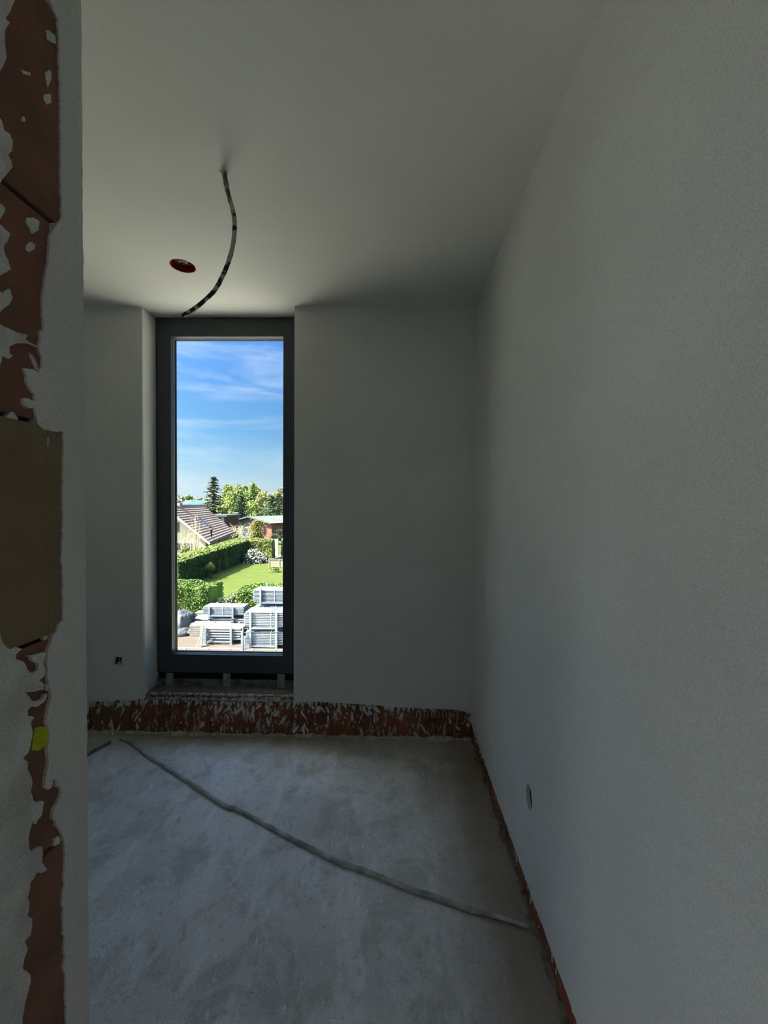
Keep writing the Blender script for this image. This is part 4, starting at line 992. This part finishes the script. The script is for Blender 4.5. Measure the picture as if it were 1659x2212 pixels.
# brick bungalow
B0 = Vector((X(584, 67), 67, G)); gx = Vector((-.87, .49, 0)).normalized(); sx = Vector((.49, .87, 0)).normalized()
fb = frame3(B0, gx, sx); bgw = 10.2; eh = 2.9
bh = empty('brick_bungalow', tuple(fb(5, 6, 0))); tag(bh, 'red brick bungalow with a shallow grey roof beyond the lawn', 'house')
MB().prism([(.3, 0), (5.8, 0), (5.8, eh+.85), (.3, eh-.1)], lambda a, c: fb(a, .4, c), sx*13).build('wall', REDB, bh)
MB().prism([(5.82, 0), (bgw-.3, 0), (bgw-.3, eh-.1), (5.82, eh+.85)], lambda a, c: fb(a, .5, c), sx*12.9).build('slate_wall', SLATE, bh)
apx = 5.4; aph = 1.05
for (a0, a1, h0, h1) in ((-.35, apx, eh, eh+aph), (bgw+.4, apx, eh-.05, eh+aph)):
    m = MB(); q0 = fb(a0, -.35, h0); q1 = fb(a1, -.35, h1); m.obox(q0, q1-q0, sx*14.2, (0, 0, .1)); m.build('roof', BITUM, bh)
    MB().bar(fb(a0, -.40, h0+.03), fb(a1, -.40, h1+.03), .06, .22).build('fascia', FLATR, bh)
fs = frame3(fb(.3, .4, 0), sx, -gx)
windowp(bh, fs, .9, 2.0, 1.0, 2.5, .0, METALD, False, 1); windowp(bh, fs, 3.6, 4.4, 1.3, 2.4, .0, METALD, False, 1); windowp(bh, fs, 6.2, 7.6, 1.0, 2.4, .0, METALD, False, 1)
fg = frame3(fb(0, .4, 0), gx, sx); windowp(bh, fg, 1.6, 2.2, .8, 2.3, .0, METALD, False); windowp(bh, fg, 6.2, 7.4, .9, 2.0, .08, WHITEP, True)
cy_ = 70.5; cxx = X(507, cy_); m = MB().box(cxx-.38, cxx+.38, cy_-.3, cy_+.3, G+2.4, hz(1109.5, cy_)); m.build('chimney', GREYR, bh)
MB().box(cxx-.47, cxx+.47, cy_-.4, cy_+.4, hz(1109.5, cy_), hz(1107.8, cy_)).build('chimney_cap', GREYR, bh)
# far solar-roofed house
yy = 130; t = empty('solar_roof_house', (X(410, yy), yy, G)); tag(t, 'distant low house with blue solar panels on its roof at the horizon', 'building')
MB().box(X(384, yy), X(437, yy), yy, yy+9, G, hz(1092, yy)).build('wall', GREYR, t)
MB().obox((X(382, yy), yy-.5, hz(1092.5, yy)), (X(437, yy)-X(382, yy), 0, 0), (0, 5, 1.5), (0, 0, .15)).build('roof', FLATR, t)
for k in range(6): MB().obox((X(397, yy)+k*.95, yy-.2, hz(1092.0, yy)+.16), (.88, 0, 0), (0, 3.6, 1.08), (0, 0, .06)).build('solar_panel', SOLAR, t)
MB().box(X(413, yy), X(415.5, yy), yy+4, yy+4.5, hz(1090, yy), hz(1083, yy)).build('chimney', WHITEP, t)

# ---- trees and shrubs
def top(py, y): return hz(py, y)-G
conifer('spruce', 'tall dark spruce standing behind the cream house', X(458, 75), 75, G, top(1026, 75), 8.6, CONIF, 1, layers=24, per=17, shape=.72, s=.36, start=.05, droop=.35)
conifer('cypress', 'dense grey-green cypress behind the bungalow chimney', X(518.5, 78), 78, G, top(1066, 78), 4.6, CYPR, 2, layers=34, per=20, droop=-.7, shape=.55, s=.26)
conifer('pine', 'blue-green layered pine above the bungalow roof at right', X(586, 92), 92, G, top(1070, 92), 8.5, PINEN, 3, layers=16, per=12, shape=.5, s=.4, droop=.0, start=.3, cat='conifer')
conifer('dark_pine', 'dark narrow conifer at the right window edge behind the pine', X(601, 101), 101, G, top(1065, 101), 6.2, CONIF, 4, layers=24, per=13, shape=.5, s=.36, start=.1)
conifer('thuja', 'rounded yellow-green thuja in front of the brick bungalow', X(553.5, 60), 60, G, top(1127, 60), 3.9, THUJA, 5, layers=24, per=24, shape=.42, droop=-.6, s=.17, start=.02, cat='shrub')
bgt = [(487, 92, 1046, 5.0), (500, 100, 1058, 5.5), (513, 96, 1053, 5.5), (528, 104, 1052, 6), (541, 98, 1044, 5.5), (552, 106, 1050, 6), (563, 100, 1058, 5.5), (575, 110, 1068, 6), (590, 118, 1066, 6.5), (606, 112, 1058, 6.5), (620, 108, 1064, 7), (535, 88, 1078, 5), (495, 86, 1076, 4.5), (568, 90, 1078, 5)]
labs = ['slender pale green birch right beside the dark spruce', 'light green tree between spruce and cypress', 'pale green tree behind the tip of the cypress', 'bright green tree just right of the cypress', 'tallest of the light green trees in the middle of the row', 'light green tree right of the tallest one', 'yellowish spring tree above the bungalow roof ridge', 'sparse tree left of the blue-green pine', 'pale tree behind the blue-green pine', 'ochre spring tree at the right window edge', 'light green tree almost hidden by the window frame at right', 'low bright green tree directly above the bungalow gable', 'low bright green tree above the bungalow chimney', 'low ochre tree behind the bungalow roof']
ord_ = [3, 7, 1, 9, 5, 12, 2, 8, 10, 6, 13, 0, 4, 11]
for i, (px, y, pt, w) in enumerate(bgt):
    y = 110 + 8*ord_[i]; w = min(w*y/98*.92, 7.0)
    blobtree('spring_tree', labs[i], 'tree', X(px, y), y, G, top(pt, y), w, SPRING2 if i in (6, 9, 13) else SPRING, 3000, .0027*y, 100+i, 'light green trees behind the houses', .15, 13)
far = [(384, 210, 1073, 13), (398, 240, 1078, 14), (403, 180, 1074, 7), (416, 260, 1078, 14), (430, 230, 1077, 12), (446, 285, 1077, 14), (472, 220, 1072, 12), (360, 230, 1072, 14), (595, 250, 1075, 16), (620, 240, 1072, 16), (560, 260, 1078, 16)]
fl = ['hazy reddish tree on the far left horizon', 'low hazy tree second on the far horizon', 'small yellow-green tree above the solar roof', 'low hazy tree on the horizon above the white chimney', 'hazy tree on the horizon left of the spruce', 'hazy tree on the horizon hidden behind the spruce', 'hazy tree on the horizon right of the spruce', 'hazy tree behind the left window frame', 'hazy far tree behind the pines', 'hazy far tree beyond the right window frame', 'hazy far tree behind the light green row']
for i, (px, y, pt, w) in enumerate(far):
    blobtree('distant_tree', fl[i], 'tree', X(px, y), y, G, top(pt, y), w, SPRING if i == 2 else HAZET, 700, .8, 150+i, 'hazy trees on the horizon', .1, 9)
# bare twiggy shrubs and small trees
def bare(name, label, x, y, h, w, n, seed, mat=TWIG):
    r = random.Random(seed); t = empty(name, (x, y, G)); tag(t, label, 'bare shrub'); m = MB()
    for _ in range(n):
        a = r.uniform(0, 6.28); q = r.uniform(.3, 1)*w/2; hh = h*r.uniform(.7, 1)
        p1 = Vector((x+q*.35*math.cos(a), y+q*.35*math.sin(a), G+hh*.5)); p2 = Vector((x+q*math.cos(a), y+q*math.sin(a), G+hh))
        m.tube([(x, y, G), p1, p2], [.03, .022, .01], 4, False)
        for _ in range(4):
            f = r.random(); b = p1.lerp(p2, f); m.tube([b, b+Vector((r.uniform(-.3, .3)*w*.4, r.uniform(-.3, .3)*w*.4, r.uniform(.1, .3)*h*.5))], [.014, .007], 3, False)
    stuff(m.build('twigs', mat, t, fixn=False)); del t.children[0]['kind']
    return t
bare('bare_bush', 'pale twiggy bush between the cream house and the bungalow', X(508, 56), 56, 3.3, 3.2, 46, 1)
bare('bare_tree', 'thin bare sapling in front of the tiled roof', X(418, 37.9), 37.9, 5.4, 1.7, 14, 2)
bare('bare_bush', 'bare twigs before the cream gable wall at left', X(392, 38.6), 38.6, 3.6, 2.0, 16, 3)
blobtree('garden_shrub', 'yellow-green shrub at the corner of the cream house', 'shrub', X(439, 38.4), 38.4, G, 2.5, 1.1, SPRING, 1400, .07, 201, None, 0, 8, trunk=False)
blobtree('garden_shrub', 'light shrub below the cream gable window at far left', 'shrub', X(396, 36.6), 36.6, G, 2.3, 1.7, HEDGE_LIT, 1600, .07, 202, None, 0, 8, trunk=False)
blobtree('garden_shrub', 'green shrub between the bare bush and the thuja', 'shrub', X(508, 51), 51, G, 2.4, 1.8, THUJA, 1800, .09, 203, None, 0, 8, trunk=False)
blobtree('russet_shrub', 'low russet shrub just above the far hedge', 'shrub', X(553, 50), 50, G, 2.9, 3.3, M('russet_leaves', (.24, .14, .07), .8, island=.3), 1600, .08, 204, None, 0, 8, trunk=False)
blobtree('garden_shrub', 'dark shrub beside the side wall of the bungalow', 'shrub', X(600, 62), 62, G, 2.3, 3.4, CONIF, 1500, .1, 205, None, 0, 8, trunk=False)
